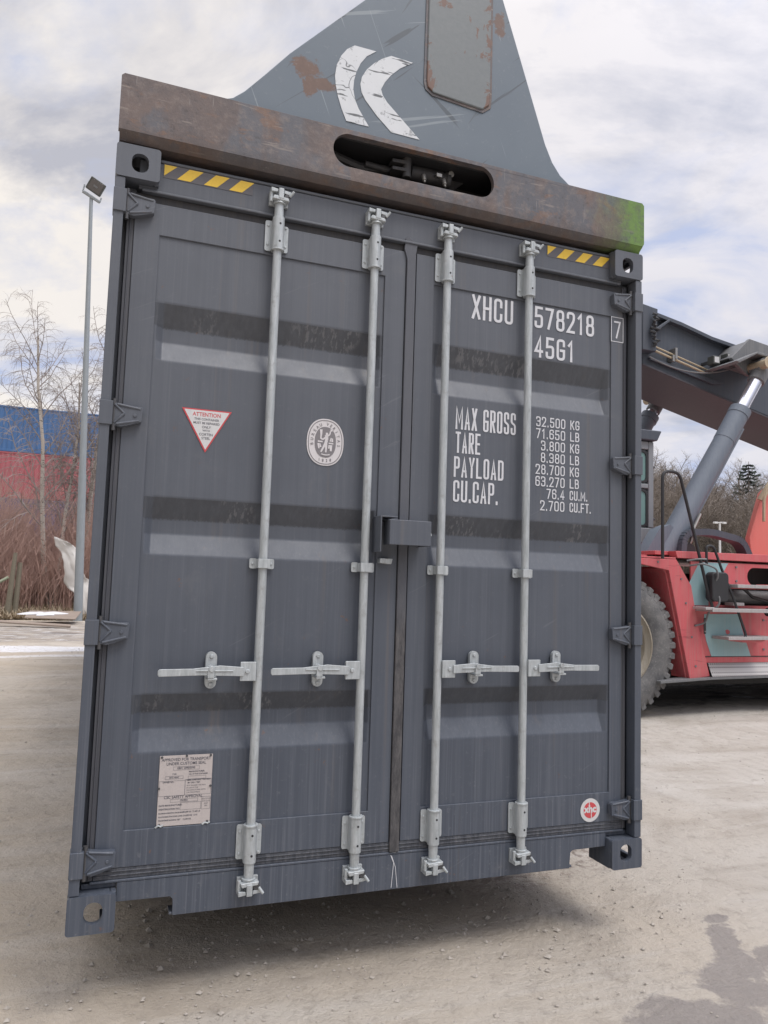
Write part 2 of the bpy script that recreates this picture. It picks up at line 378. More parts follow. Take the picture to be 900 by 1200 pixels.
    # churned wet mud where the machine works, with flecks of trodden snow
    mm_ = ramp(nt, spot(8.9, 7.0, 4.2, 1.75, .05, 1.0), [(0, 0), (.3, 1)])
    mudc = mix(nt, ramp(nt, wob2, [(.36, 0), (.62, 1)]), (.045, .040, .042), (.26, .23, .215))
    c = mix(nt, mth(nt, 'MULTIPLY', mm_, ramp(nt, wob2, [(.40, 1), (.64, .45)])), c, mudc)
    sp_ = noise(nt, mapping(nt, o, (.7, 2.2, 1), (3, 8, 0)), 2.1, 7, .7, .3)
    c = mix(nt, mth(nt, 'MULTIPLY', mm_, ramp(nt, sp_, [(.60, 0), (.64, 1)])), c, (.62, .62, .64))
    # dark lane and the strip of old snow by the verge on the left
    lane = mth(nt, 'MULTIPLY', ramp(nt, spot(-3, 18.2, 8.0, 3.6, 0, .6), [(0, 0), (.25, 1)]), ramp(nt, wob2, [(.36, 1), (.58, .25)]))
    c = mix(nt, mth(nt, 'MULTIPLY', lane, .85), c, (.135, .118, .112))
    sn1 = ramp(nt, spot(-2.5, 13.45, 7.0, .62, .03, .9), [(0, 0), (.12, 1)])
    sn2 = mth(nt, 'MULTIPLY', ramp(nt, spot(-2.5, 17.6, 6.0, 2.6, 0, .6), [(0, 0), (.2, 1)]), ramp(nt, sp_, [(.56, 0), (.60, 1)]))
    sn3 = mth(nt, 'MULTIPLY', ramp(nt, spot(-2.5, 12.1, 6.0, .22, .02, 1.2), [(0, 0), (.3, 1)]), .7)
    c = mix(nt, mth(nt, 'MULTIPLY', mth(nt, 'MAXIMUM', mth(nt, 'MAXIMUM', sn1, sn2), sn3), ramp(nt, fine, [(.35, .4), (.55, 1)])), c, (.68, .68, .70))
    lk(nt, c, b.inputs['Base Color'])
    lk(nt, mth(nt, 'SUBTRACT', mth(nt, 'MULTIPLY_ADD', med, .3, .68), mth(nt, 'MULTIPLY', wm, .22)), b.inputs['Roughness'])
    h = mth(nt, 'ADD', mth(nt, 'MULTIPLY', med, 2.0), mth(nt, 'ADD', mth(nt, 'MULTIPLY', fine, .8), mth(nt, 'MULTIPLY', gr, .16)))
    bump(nt, b, h, .8, .05)


def bark_fn(lo, hi, marks=0):
    def fn(nt, b):
        o = objc(nt); a = noise(nt, mapping(nt, o, (8, 8, 30)), 1, 4, .7)
        c = mix(nt, a, lo, hi)
        if marks: c = mix(nt, ramp(nt, a, [(.56, 0), (.62, marks)]), c, (.04, .035, .03))
        lk(nt, c, b.inputs['Base Color'])
    return fn


def tyre_fn(nt, b):
    o = objc(nt); a = noise(nt, o, 5, 6, .7); f = noise(nt, o, 35, 4, .7)
    c = mix(nt, ramp(nt, a, [(.35, 0), (.65, 1)]), (.085, .086, .090), (.165, .162, .160))
    c = mix(nt, mth(nt, 'MULTIPLY', ramp(nt, f, [(.55, 0), (.7, 1)]), .5), c, (.27, .26, .25))
    lk(nt, c, b.inputs['Base Color']); bump(nt, b, f, .3, .01)


def perf_fn(nt, b):
    o = objc(nt)
    v = nt.nodes.new('ShaderNodeTexVoronoi'); v.inputs['Scale'].default_value = 30; v.inputs['Randomness'].default_value = 0
    lk(nt, o, v.inputs['Vector'])
    c = mix(nt, ramp(nt, v.outputs['Distance'], [(.3, 0), (.42, 1)]), (.16, .15, .15), (.42, .41, .40))
    lk(nt, c, b.inputs['Base Color'])


M_cont = mat('container_paint', GREY, .45, 0, cont_fn)
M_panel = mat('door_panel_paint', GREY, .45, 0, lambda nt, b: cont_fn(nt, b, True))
M_contd = mat('container_paint_dusty', GREY, .6, 0, worn((.115, .122, .145), .15, (.27, .26, .25), .55))
M_under = mat('underframe_paint', (.03, .032, .038), .7, 0, worn((.035, .037, .045), .2, (.12, .11, .1), .4))
M_gask = mat('door_gasket', (.05, .05, .055), .75, 0, gasket_fn)
M_strip = mat('centre_gasket', (.1, .09, .09), .7, 0, strip_fn)
M_gap = mat('gap_rubber', (.022, .022, .025), .8, 0, worn((.025, .025, .029), .2, (.07, .065, .06), .5))  # near-black rubber of the gasket above the doors
M_sgask = mat('side_gasket_rubber', (.07, .068, .07), .7, 0, worn((.062, .066, .080), .2, (.12, .12, .13), .6))
M_galv = mat('galvanised_steel', (.5, .52, .52), .42, .25, galv_fn)
M_black = mat('black_hole', (.02, .02, .022), .6)
M_bolt = mat('bolt_dark', (.10, .10, .105), .5, .5)
M_white = mat('white_lettering', (.66, .67, .70), .5, 0, decal_fn((.62, .63, .66), .38, 34))
M_yel = mat('yellow_tape', (.80, .52, .045), .4, 0, decal_fn((.80, .53, .05), .25))
M_tapeg = mat('dark_tape', (.10, .098, .10), .45, 0, decal_fn((.115, .11, .118), .3))
M_red = mat('red_print', (.55, .07, .08), .5)
M_label = mat('label_white', (.60, .60, .60), .45, 0, decal_fn((.60, .60, .60), .2))
M_ink = mat('label_ink', (.10, .10, .12), .6)
M_alu = mat('aluminium_plate', (.50, .455, .44), .5, .15, decal_fn((.50, .455, .44), .3))
M_sealg = mat('seal_grey', (.20, .19, .20), .5)
M_sealw = mat('seal_white', (.62, .60, .61), .5, 0, decal_fn((.62, .60, .61), .25))
M_beam = mat('rusty_beam', (.12, .09, .08), .6, .1, rust_beam_fn)
M_fin = mat('spreader_paint', (.17, .2, .22), .5, 0, fin_fn)
M_cov = mat('cover_plate', (.17, .2, .22), .5, 0, plate_fn)
M_logo = mat('worn_white_logo', (.6, .6, .62), .5, 0, logo_fn)
M_dirty = mat('oily_steel', (.03, .03, .033), .4, .3, worn((.035, .035, .038), .3, (.10, .09, .08), .4))
M_fit = mat('steel_fitting', (.35, .34, .32), .35, .7)
M_mred = mat('machine_red', (.52, .07, .08), .45, 0, worn((.54, .095, .110), .18, (.42, .22, .20), .6, 2.6, .5))
M_mred2 = mat('machine_red_lit', (.60, .14, .12), .5, 0, worn((.66, .19, .16), .08, (.55, .24, .22), .3, 2.0))  # paler red: the light on the tower is put into its colour
M_teal = mat('teal_paint', (.26, .42, .44), .5, 0, worn((.27, .43, .46), .06, (.40, .46, .46), .3))
M_boom = mat('boom_paint', (.08, .10, .13), .45, 0, worn((.058, .070, .092), .2, (.13, .13, .14), .3, 1.5))
M_boomlow = mat('boom_underside', (.12, .09, .10), .6, 0, worn((.055, .053, .065), .15, (.13, .11, .11), .3, 1.5, 0, .6, False))
M_cyl = mat('cylinder_paint', (.11, .14, .18), .4, 0, worn((.13, .155, .195), .15, (.22, .24, .26), .3, 2.0))
M_chrome = mat('chrome_rod', (.75, .76, .82), .22, .85)
M_brk = mat('bracket_grey', (.17, .18, .19), .55, 0, worn((.14, .145, .155), .15, (.3, .29, .27), .4))
M_pin = mat('pin_beige', (.45, .37, .26), .6, 0, worn((.45, .37, .26), .2, (.2, .16, .1), .5))
M_rub = mat('black_rubber', (.025, .025, .028), .55)
M_tyre = mat('tyre_rubber', (.12, .12, .12), .85, 0, tyre_fn)
M_rim = mat('rim_cream', (.42, .38, .30), .5, 0, worn((.28, .255, .21), .15, (.2, .16, .11), .6))
M_cab = mat('cab_grey', (.20, .215, .235), .45, 0, worn((.21, .225, .245), .1, (.3, .3, .3), .3))
M_glass = mat('cab_glass', (.16, .27, .26), .08, 0, None, .8)
M_step = mat('step_aluminium', (.45, .43, .43), .45, .4, worn((.45, .43, .43), .15, (.25, .22, .2), .4))
M_perf = mat('perforated_plate', (.4, .4, .4), .5, .2, perf_fn)
M_blue = mat('container_blue', (.02, .11, .30), .5, 0, worn((.040, .125, .30), .12, (.13, .19, .31), .45))
M_cred = mat('container_red', (.36, .05, .07), .5, 0, worn((.36, .085, .105), .12, (.40, .19, .20), .45))
M_purp = mat('container_purple', (.12, .11, .22), .5, 0, worn((.13, .12, .22), .12, (.2, .18, .26), .35))
M_pole = mat('pole_galvanised', (.26, .29, .31), .5, .3, worn((.27, .30, .32), .12, (.38, .4, .41), .4))
M_lamp = mat('lamp_housing', (.07, .075, .07), .5)
M_lampg = mat('lamp_glass', (.09, .085, .085), .12, 0, None, .7)
M_birch = mat('birch_bark', (.55, .50, .46), .8, 0, bark_fn((.30, .26, .22), (.56, .52, .47), 1))
M_twig = mat('birch_twig', (.10, .08, .07), .9, 0, bark_fn((.19, .16, .15), (.34, .30, .28)))
M_shrub = mat('shrub_twig', (.20, .12, .10), .9, 0, bark_fn((.29, .185, .155), (.58, .40, .34)))
M_dry = mat('dry_grass', (.36, .29, .21), .9, 0, bark_fn((.23, .175, .12), (.46, .38, .27)))
M_farb = mat('far_bark', (.16, .125, .10), .9, 0, bark_fn((.17, .145, .125), (.30, .255, .22)))
M_green = mat('spruce_needles', (.05, .07, .055), .9, 0, bark_fn((.040, .055, .047), (.085, .105, .085)))
M_tarp = mat('dirty_tarp', (.5, .48, .46), .7, 0, worn((.62, .60, .57), .12, (.34, .31, .28), .4, 4, 0, .7, False))
M_wood = mat('weathered_board', (.28, .22, .18), .8, 0, bark_fn((.18, .145, .12), (.34, .27, .22)))
M_snow = mat('old_snow', (.62, .62, .64), .7, 0, worn((.62, .62, .64), .08, (.35, .33, .32), .4, 3, 0, .7, False))
M_fence = mat('painted_green_rail', (.30, .36, .25), .7, 0, worn((.30, .35, .25), .15, (.2, .17, .13), .5))
M_ground = mat('sandy_ground', (.35, .31, .28), .85, 0, ground_fn)
M_stone = mat('pebble', (.25, .22, .19), .9, 0, bark_fn((.26, .23, .20), (.50, .46, .41)))


def wet_fn(nt, b):
    o = objc(nt); n = noise(nt, o, 7, 5, .6); f = noise(nt, o, 50, 4, .7)
    lk(nt, mix(nt, n, (.125, .108, .095), (.215, .185, .165)), b.inputs['Base Color'])
    bump(nt, b, mth(nt, 'ADD', n, mth(nt, 'MULTIPLY', f, .3)), .4, .01)


def mud_fn(nt, b):
    o = objc(nt); n = noise(nt, mapping(nt, o, (.6, 2.4, 1)), 3, 7, .7, .4); s = noise(nt, mapping(nt, o, (1, 3, 1), (3, 0, 0)), 3.2, 6, .65)
    c = mix(nt, ramp(nt, n, [(.38, 0), (.66, 1)]), (.045, .040, .042), (.20, .175, .165))
    c = mix(nt, ramp(nt, s, [(.66, 0), (.70, 1)]), c, (.48, .48, .50))
    lk(nt, c, b.inputs['Base Color']); bump(nt, b, n, .6, .04)


M_wet = mat('damp_ground', (.17, .15, .13), .55, 0, wet_fn)
M_mud = mat('dark_mud', (.07, .06, .06), .7, 0, mud_fn)


# ------------------------------------------------------------------ mesh helpers
def wloc(o):
    v = Vector((0, 0, 0))
    while o is not None:
        v += o.location; o = o.parent
    return v


class MB:
    def __init__(s): s.v = []; s.f = []

    def add(s, vs, fs):
        b = len(s.v); s.v += [tuple(v) for v in vs]; s.f += [tuple(b + i for i in f) for f in fs]; return s

    def box(s, x0, x1, y0, y1, z0, z1):
        if x0 > x1: x0, x1 = x1, x0
        if y0 > y1: y0, y1 = y1, y0
        if z0 > z1: z0, z1 = z1, z0
        return s.add([(x, y, z) for x in (x0, x1) for y in (y0, y1) for z in (z0, z1)],
                     [(0, 1, 3, 2), (4, 6, 7, 5), (0, 4, 5, 1), (2, 3, 7, 6), (0, 2, 6, 4), (1, 5, 7, 3)])

    def prism(s, pts, y0, y1):            # outline in XZ, swept along Y
        n = len(pts); y0, y1 = min(y0, y1), max(y0, y1)
        return s.add([(x, y0, z) for x, z in pts] + [(x, y1, z) for x, z in pts],
                     [tuple(range(n)), tuple(range(2 * n - 1, n - 1, -1))] + [(i, n + i, n + (i + 1) % n, (i + 1) % n) for i in range(n)])

    def prism_xy(s, pts, z0, z1):
        n = len(pts)
        return s.add([(x, y, z0) for x, y in pts] + [(x, y, z1) for x, y in pts],
                     [tuple(range(n - 1, -1, -1)), tuple(range(n, 2 * n))] + [(i, (i + 1) % n, n + (i + 1) % n, n + i) for i in range(n)])

    def cyl(s, p0, p1, r0, r1=None, n=16, caps=True):
        r1 = r0 if r1 is None else r1
        p0, p1 = Vector(p0), Vector(p1); d = (p1 - p0)
        if d.length < 1e-9: return s
        d.normalize(); a = d.orthogonal().normalized(); b = d.cross(a)
        vs = []
        for p, r in ((p0, r0), (p1, r1)):
            for i in range(n):
                t = 2 * math.pi * i / n; vs.append(p + a * r * math.cos(t) + b * r * math.sin(t))
        fs = [(i, (i + 1) % n, n + (i + 1) % n, n + i) for i in range(n)]
        if caps: fs += [tuple(range(n - 1, -1, -1)), tuple(range(n, 2 * n))]
        return s.add(vs, fs)

    def tube(s, pts, r, n=8, r_end=None):
        pts = [Vector(p) for p in pts]; m_ = len(pts); vs = []; a = None
        for i, p in enumerate(pts):
            d = (pts[min(i + 1, m_ - 1)] - pts[max(i - 1, 0)])
            if d.length < 1e-9: d = Vector((0, 0, 1))
            d.normalize()
            a = d.orthogonal().normalized() if a is None else (a - d * a.dot(d))
            if a.length < 1e-5: a = d.orthogonal()
            a.normalize(); b = d.cross(a)
            rr = r if r_end is None else r + (r_end - r) * i / (m_ - 1)
            for k in range(n):
                t = 2 * math.pi * k / n; vs.append(p + a * rr * math.cos(t) + b * rr * math.sin(t))
        fs = [(i * n + k, i * n + (k + 1) % n, (i + 1) * n + (k + 1) % n, (i + 1) * n + k) for i in range(m_ - 1) for k in range(n)]
        if n > 3: fs += [tuple(range(n - 1, -1, -1)), tuple(range((m_ - 1) * n, m_ * n))]
        return s.add(vs, fs)

    def lathe(s, prof, c, axis='Y', n=48):   # prof: (radius, height along axis)
        vs = []
        for i in range(n):
            t = 2 * math.pi * i / n
            for r, h in prof:
                if axis == 'Y': vs.append((c[0] + r * math.cos(t), c[1] + h, c[2] + r * math.sin(t)))
                else: vs.append((c[0] + r * math.cos(t), c[1] + r * math.sin(t), c[2] + h))
        k = len(prof)
        return s.add(vs, [(i * k + j, i * k + j + 1, ((i + 1) % n) * k + j + 1, ((i + 1) % n) * k + j) for i in range(n) for j in range(k - 1)])

    def build(s, name, material, parent=None, bevel=0, smooth=False, seg=2):
        me = bpy.data.meshes.new(name)
        off = wloc(parent) if parent else Vector((0, 0, 0))
        me.from_pydata([(v[0] - off.x, v[1] - off.y, v[2] - off.z) for v in s.v], [], s.f)
        me.update()
        o = bpy.data.objects.new(name, me); COL.objects.link(o)
        bm = bmesh.new(); bm.from_mesh(me); bmesh.ops.recalc_face_normals(bm, faces=bm.faces); bm.to_mesh(me); bm.free()
        me.materials.append(material)
        if smooth or bevel:
            for p in me.polygons: p.use_smooth = True
            try: me.set_sharp_from_angle(angle=R_(35))
            except Exception: pass
        if bevel:
            b = o.modifiers.new('bevel', 'BEVEL'); b.width = bevel; b.segments = seg; b.limit_method = 'ANGLE'; b.angle_limit = R_(35)
            b.harden_normals = True
        if parent: o.parent = parent
        return o


def empty(name, loc, label=None, cat=None, group=None):
    o = bpy.data.objects.new(name, None); COL.objects.link(o); o.location = loc
    tag(o, label, cat, group); return o


def tag(o, label=None, cat=None, group=None, kind=None):
    if label: o['label'] = label
    if cat: o['category'] = cat
    if group: o['group'] = group
    if kind: o['kind'] = kind
    return o


def stadium(cx, cz, w_, h_, n=10, r=None):
    r = min(w_, h_) / 2 if r is None else r
    pts = []
    for qx, qz, a0 in ((1, 1, 0), (-1, 1, 90), (-1, -1, 180), (1, -1, 270)):
        for i in range(n + 1):
            a = R_(a0 + 90 * i / n)
            pts.append((cx + qx * (w_ / 2 - r) + r * math.cos(a), cz + qz * (h_ / 2 - r) + r * math.sin(a)))
    return pts


def ellipse(cx, cz, rx, rz, n=48):
    return [(cx + rx * math.cos(2 * math.pi * i / n), cz + rz * math.sin(2 * math.pi * i / n)) for i in range(n)]


def curve_plate(outer, holes, t):
    """filled outline with holes, thickness t, as (verts, faces) with local x, z(thickness), y"""
    cu = bpy.data.curves.new('c', 'CURVE'); cu.dimensions = '2D'; cu.fill_mode = 'BOTH' if t > 0 else 'FRONT'; cu.extrude = t / 2
    for pts in [outer] + holes:
        sp = cu.splines.new('POLY'); sp.points.add(len(pts) - 1)
        for i, (x, y) in enumerate(pts): sp.points[i].co = (x, y, 0, 1)
        sp.use_cyclic_u = True
    o = bpy.data.objects.new('c', cu)
    me = bpy.data.meshes.new_from_object(o)
    vs = [tuple(v.co) for v in me.vertices]; fs = [tuple(p.vertices) for p in me.polygons]
    bpy.data.objects.remove(o); bpy.data.curves.remove(cu); bpy.data.meshes.remove(me)
    return vs, fs


def plateXZ(mb, outer, holes, y0, y1):
    vs, fs = curve_plate(outer, holes, abs(y1 - y0)); yc = (y0 + y1) / 2
    return mb.add([(x, yc + z, y) for x, y, z in vs], fs)


def weld(o, d_=1e-4):
    bm = bmesh.new(); bm.from_mesh(o.data); bmesh.ops.remove_doubles(bm, verts=bm.verts, dist=d_)
    bmesh.ops.recalc_face_normals(bm, faces=bm.faces); bm.to_mesh(o.data); bm.free(); return o


def text_mesh(mb, txt, x, z, size, y, sx=1.0, align='CENTER', rot=0.0, bold=0.0):
    """small print from the built-in font; x,z is the baseline anchor"""
    cu = bpy.data.curves.new('t', 'FONT'); cu.body = txt; cu.size = size; cu.align_x = align; cu.offset = bold; cu.resolution_u = 3
    o = bpy.data.objects.new('t', cu); me = bpy.data.meshes.new_from_object(o)
    ca, sa = math.cos(rot), math.sin(rot)
    vs = []
    for v in me.vertices:
        a, b = v.co.x * sx, v.co.y
        vs.append((x + a * ca - b * sa, y, z + a * sa + b * ca))
    mb.add(vs, [tuple(p.vertices) for p in me.polygons])
    bpy.data.objects.remove(o); bpy.data.curves.remove(cu); bpy.data.meshes.remove(me)


# condensed single-stroke lettering, as stencilled on containers
GL = {
    'X': [[(0, 0), (1, 1)], [(0, 1), (1, 0)]], 'H': [[(0, 0), (0, 1)], [(1, 0), (1, 1)], [(0, .5), (1, .5)]],
    'C': [[(1, .70), (1, 1, 1), (0, 1, 1), (0, 0, 1), (1, 0, 1), (1, .30)]], 'U': [[(0, 1), (0, 0, 1), (1, 0, 1), (1, 1)]],
    '5': [[(.95, 1), (.08, 1), (.05, .55), (1, .60, 1), (1, 0, 1), (0, 0, 1), (0, .22)]], '7': [[(0, 1), (1, 1), (.35, 0)]],
    '8': [[(.05, .52, 1), (.05, 1, 1), (.95, 1, 1), (.95, .52, 1), 'c'], [(0, .52, 1), (0, 0, 1), (1, 0, 1), (1, .52, 1), 'c']],
    '2': [[(0, .76), (0, 1, 1), (1, 1, 1), (1, .62, 1), (0, 0), (1, 0)]], '1': [[(.1, .80), (.62, 1), (.62, 0)]],
    '4': [[(.72, 0), (.72, 1), (0, .26), (1, .26)]],
    'G': [[(1, .74), (1, 1, 1), (0, 1, 1), (0, 0, 1), (1, 0, 1), (1, .46), (.52, .46)]],
    'M': [[(0, 0), (0, 1), (.5, .30), (1, 1), (1, 0)]], 'A': [[(0, 0), (.5, 1), (1, 0)], [(.18, .28), (.82, .28)]],
    'R': [[(0, 0), (0, 1), (1, 1, 1), (1, .48, 1), (0, .48)], [(.45, .48), (1, 0)]],
    'O': [[(0, 0, 1), (0, 1, 1), (1, 1, 1), (1, 0, 1), 'c']], '0': [[(0, 0, 1), (0, 1, 1), (1, 1, 1), (1, 0, 1), 'c']],
    'S': [[(1, .76), (1, 1, 1), (0, 1, 1), (0, .56, 1), (1, .44, 1), (1, 0, 1), (0, 0, 1), (0, .24)]],
    'T': [[(0, 1), (1, 1)], [(.5, 1), (.5, 0)]], 'E': [[(1, 1), (0, 1), (0, 0), (1, 0)], [(0, .5), (.85, .5)]],
    'P': [[(0, 0), (0, 1), (1, 1, 1), (1, .45, 1), (0, .45)]], 'Y': [[(0, 1), (.5, .45), (1, 1)], [(.5, .45), (.5, 0)]],
    'L': [[(0, 1), (0, 0), (1, 0)]], 'D': [[(0, 0), (0, 1), (1, 1, 1), (1, 0, 1), 'c']],
    'K': [[(0, 0), (0, 1)], [(1, 1), (0, .38)], [(.3, .58), (1, 0)]],
    'B': [[(0, .52), (0, 1), (.92, 1, 1), (.92, .52, 1), 'c'], [(0, 0), (0, .52), (1, .52, 1), (1, 0, 1), 'c']],
    '3': [[(0, .80), (0, 1, 1), (1, 1, 1), (1, .53, 1), (.35, .53)], [(.35, .53), (1, .53, 1), (1, 0, 1), (0, 0, 1), (0, .20)]],
    '6': [[(1, .78), (1, 1, 1), (0, 1, 1), (0, 0, 1), (1, 0, 1), (1, .56, 1), (0, .56)]],
    'F': [[(1, 1), (0, 1), (0, 0)], [(0, .5), (.85, .5)]], '.': [[(.5, -.02), (.5, .06)]],
}


def stroke(mb, path, x, z, w_, h_, t, y, lay):
    closed = path[-1] == 'c'
    P = [p for p in path if p != 'c']
    W_, H_ = w_ - t, h_ - t
    pts = [(Vector((x + t / 2 + p[0] * W_, z + t / 2 + p[1] * H_)), len(p) > 2) for p in P]
    n = len(pts); out_ = []
    for i, (p, rd) in enumerate(pts):
        if not rd or (not closed and i in (0, n - 1)): out_.append(p); continue
        a, b = pts[i - 1][0], pts[(i + 1) % n][0]
        r = min(W_ * .46, (a - p).length * .49, (b - p).length * .49)
        u, v = (a - p).normalized() * r, (b - p).normalized() * r
        for k in range(6):
            s_ = k / 5; out_.append((p + u) * (1 - s_) ** 2 + p * 2 * s_ * (1 - s_) + (p + v) * s_ ** 2)
    m_ = len(out_); L_, R2 = [], []
    for i, p in enumerate(out_):
        if closed: a, b = out_[i - 1], out_[(i + 1) % m_]
        else: a, b = out_[max(i - 1, 0)], out_[min(i + 1, m_ - 1)]
        d1 = (p - a).normalized() if (p - a).length > 1e-8 else (b - p).normalized()
        d2 = (b - p).normalized() if (b - p).length > 1e-8 else d1
        n1_, n2_ = Vector((-d1.y, d1.x)), Vector((-d2.y, d2.x))
        mm = (n1_ + n2_)
        mm = mm.normalized() if mm.length > 1e-3 else n1_
        k = min(1 / max(mm.dot(n1_), .3), 2.0)
        q = p.copy()
        if not closed and i == 0: q -= d2 * t / 2
        if not closed and i == m_ - 1: q += d1 * t / 2
        L_.append(q + mm * t / 2 * k); R2.append(q - mm * t / 2 * k)
    vs = [(v.x, y - lay * .0006 - (i % m_) * .00004, v.y) for i, v in enumerate(L_ + R2)]
    fs = [(i, i + 1, m_ + i + 1, m_ + i) for i in range(m_ - 1)]
    if closed: fs.append((m_ - 1, 0, m_, 2 * m_ - 1))
    mb.add(vs, fs)


def lettering(mb, txt, x0, x1, z0, z1, y, t=None, ratio=None):
    """spread txt between x0 and x1, cap height z0..z1"""
    wts = [(.34 if c == '.' else .55 if c == ' ' else .8 if c == '1' else 1.35 if c == 'M' else 1.0) for c in txt]
    gap = .28
    tot = sum(wts) + gap * (len(txt) - 1)
    u = (x1 - x0) / tot; t = t or (z1 - z0) * .145; x = x0
    for c, k in zip(txt, wts):
        if c in GL:
            for i, p in enumerate(GL[c]): stroke(mb, p, x, z0, u * k, z1 - z0, t, y, i)
        x += u * (k + gap)


# ================================================================== GROUND
g = MB(); N = 60
xs = [-700, -200, -60] + [-20 + i * .8 for i in range(56)] + [60, 200, 700]
ys = [-700, -200, -40] + [-6 + i * .8 for i in range(70)] + [90, 300, 1500]


def gz(x, y):
    if not (-19 < x < 24 and -5 < y < 48): return 0
    z = .012 * math.sin(x * 1.3 + y * .7) + .010 * math.sin(x * 2.9 - y * 1.9 + 1)
    if y > 23.2 and x < 8: z += .25 * min(1, (y - 23.2) / 2.5)
    return z


vs = [(x, y, gz(x, y)) for y in ys for x in xs]
nx = len(xs)
g.add(vs, [(j * nx + i, j * nx + i + 1, (j + 1) * nx + i + 1, (j + 1) * nx + i) for j in range(len(ys) - 1) for i in range(nx - 1)])
ground = g.build('ground', M_ground, None, smooth=True); tag(ground, kind='structure')


def blob(cx, cy, rx, ry, seed, z=.006, n=90, rough=.35, rot=0):
    r = random.Random(seed); ph = [r.uniform(0, 6.28) for _ in range(8)]; am = [rough / (k + 1) ** .7 * r.uniform(.5, 1) for k in range(8)]
    pts = []
    for i in range(n):
        a = 2 * math.pi * i / n; q = 1 + sum(am[k] * math.sin((k + 2) * a + ph[k]) for k in range(8)) * .5
        u, v = rx * q * math.cos(a), ry * q * math.sin(a)
        pts.append((cx + u * math.cos(rot) - v * math.sin(rot), cy + u * math.sin(rot) + v * math.cos(rot)))
    return pts


def sheet(mb, pts, zoff=.006):
    c = (sum(p[0] for p in pts) / len(pts), sum(p[1] for p in pts) / len(pts)); n = len(pts)
    rings = 6
    vs = [(c[0], c[1], gz(*c) + zoff)]
    for k in range(1, rings + 1):
        for p in pts:
            x, y = c[0] + (p[0] - c[0]) * k / rings, c[1] + (p[1] - c[1]) * k / rings
            vs.append((x, y, gz(x, y) + zoff))
    fs = [(0, 1 + i, 1 + (i + 1) % n) for i in range(n)]
    for k in range(rings - 1):
        fs += [(1 + k * n + i, 1 + (k + 1) * n + i, 1 + (k + 1) * n + (i + 1) % n, 1 + k * n + (i + 1) % n) for i in range(n)]
    mb.add(vs, fs)


def ragged(pts, seed, amp=.02, k=7):
    r = random.Random(seed); out_ = []
    for i in range(len(pts)):
        a, b = pts[i], pts[(i + 1) % len(pts)]; L = math.hypot(b[0] - a[0], b[1] - a[1])
        for j in range(k):
            t = j / k; out_.append((a[0] + (b[0] - a[0]) * t + r.gauss(0, amp) * min(1, L * 4), a[1] + (b[1] - a[1]) * t + r.gauss(0, amp) * min(1, L * 4)))
    return out_


def flat(mb, pts, zoff):
    vs, fs = curve_plate(pts, [], 0)
    mb.add([(x, y, zoff) for x, y, z in vs], fs)


# loose gravel: one scatter of small stones
gv = MB(); r = random.Random(5)
OCT = [(1, 0, 0), (-1, 0, 0), (0, 1, 0), (0, -1, 0), (0, 0, 1), (0, 0, -1)]
OF = [(0, 2, 4), (2, 1, 4), (1, 3, 4), (3, 0, 4), (2, 0, 5), (1, 2, 5), (3, 1, 5), (0, 3, 5)]
for i in range(6500):
    t = r.random() ** 1.7
    y = -1.2 + t * 15; x = r.uniform(-2.5 - t * 1.5, 4 + t * 12)
    s_ = r.choice((.0015, .002, .002, .0025, .003, .003, .0035, .004, .005, .007)) * (1 + t * 1.6)
    if r.random() < .3: x, y = r.gauss(1.2, .9), r.gauss(.55, .45)
    a = r.uniform(0, 3.14)
    vs = []
    for ox, oy, oz in OCT:
        k = s_ * r.uniform(.7, 1.35)
        vs.append((x + k * (ox * math.cos(a) - oy * math.sin(a)), y + k * (ox * math.sin(a) + oy * math.cos(a)), gz(x, y) + s_ * .22 + k * oz * .6))
    gv.add(vs, OF)
tag(gv.build('gravel', M_stone, None, smooth=True), 'loose gravel and small stones scattered over the sandy yard', 'gravel', kind='stuff')

# ================================================================== CONTAINER (local frame = casting bottom)
Z0 = .30
CW, CH, CL = 2.438, 2.896, 12.192
ship = empty('shipping_container', (0, 0, Z0), 'slate grey shipping container with closed doors, hanging from the rusty spreader', 'container')


class CB(MB):   # builder in container coordinates: shifts z by Z0
    def build(s, name, material, parent=ship, **k):
        s.v = [(a, b, c + Z0) for a, b, c in s.v]
        return MB.build(s, name, material, parent, **k)


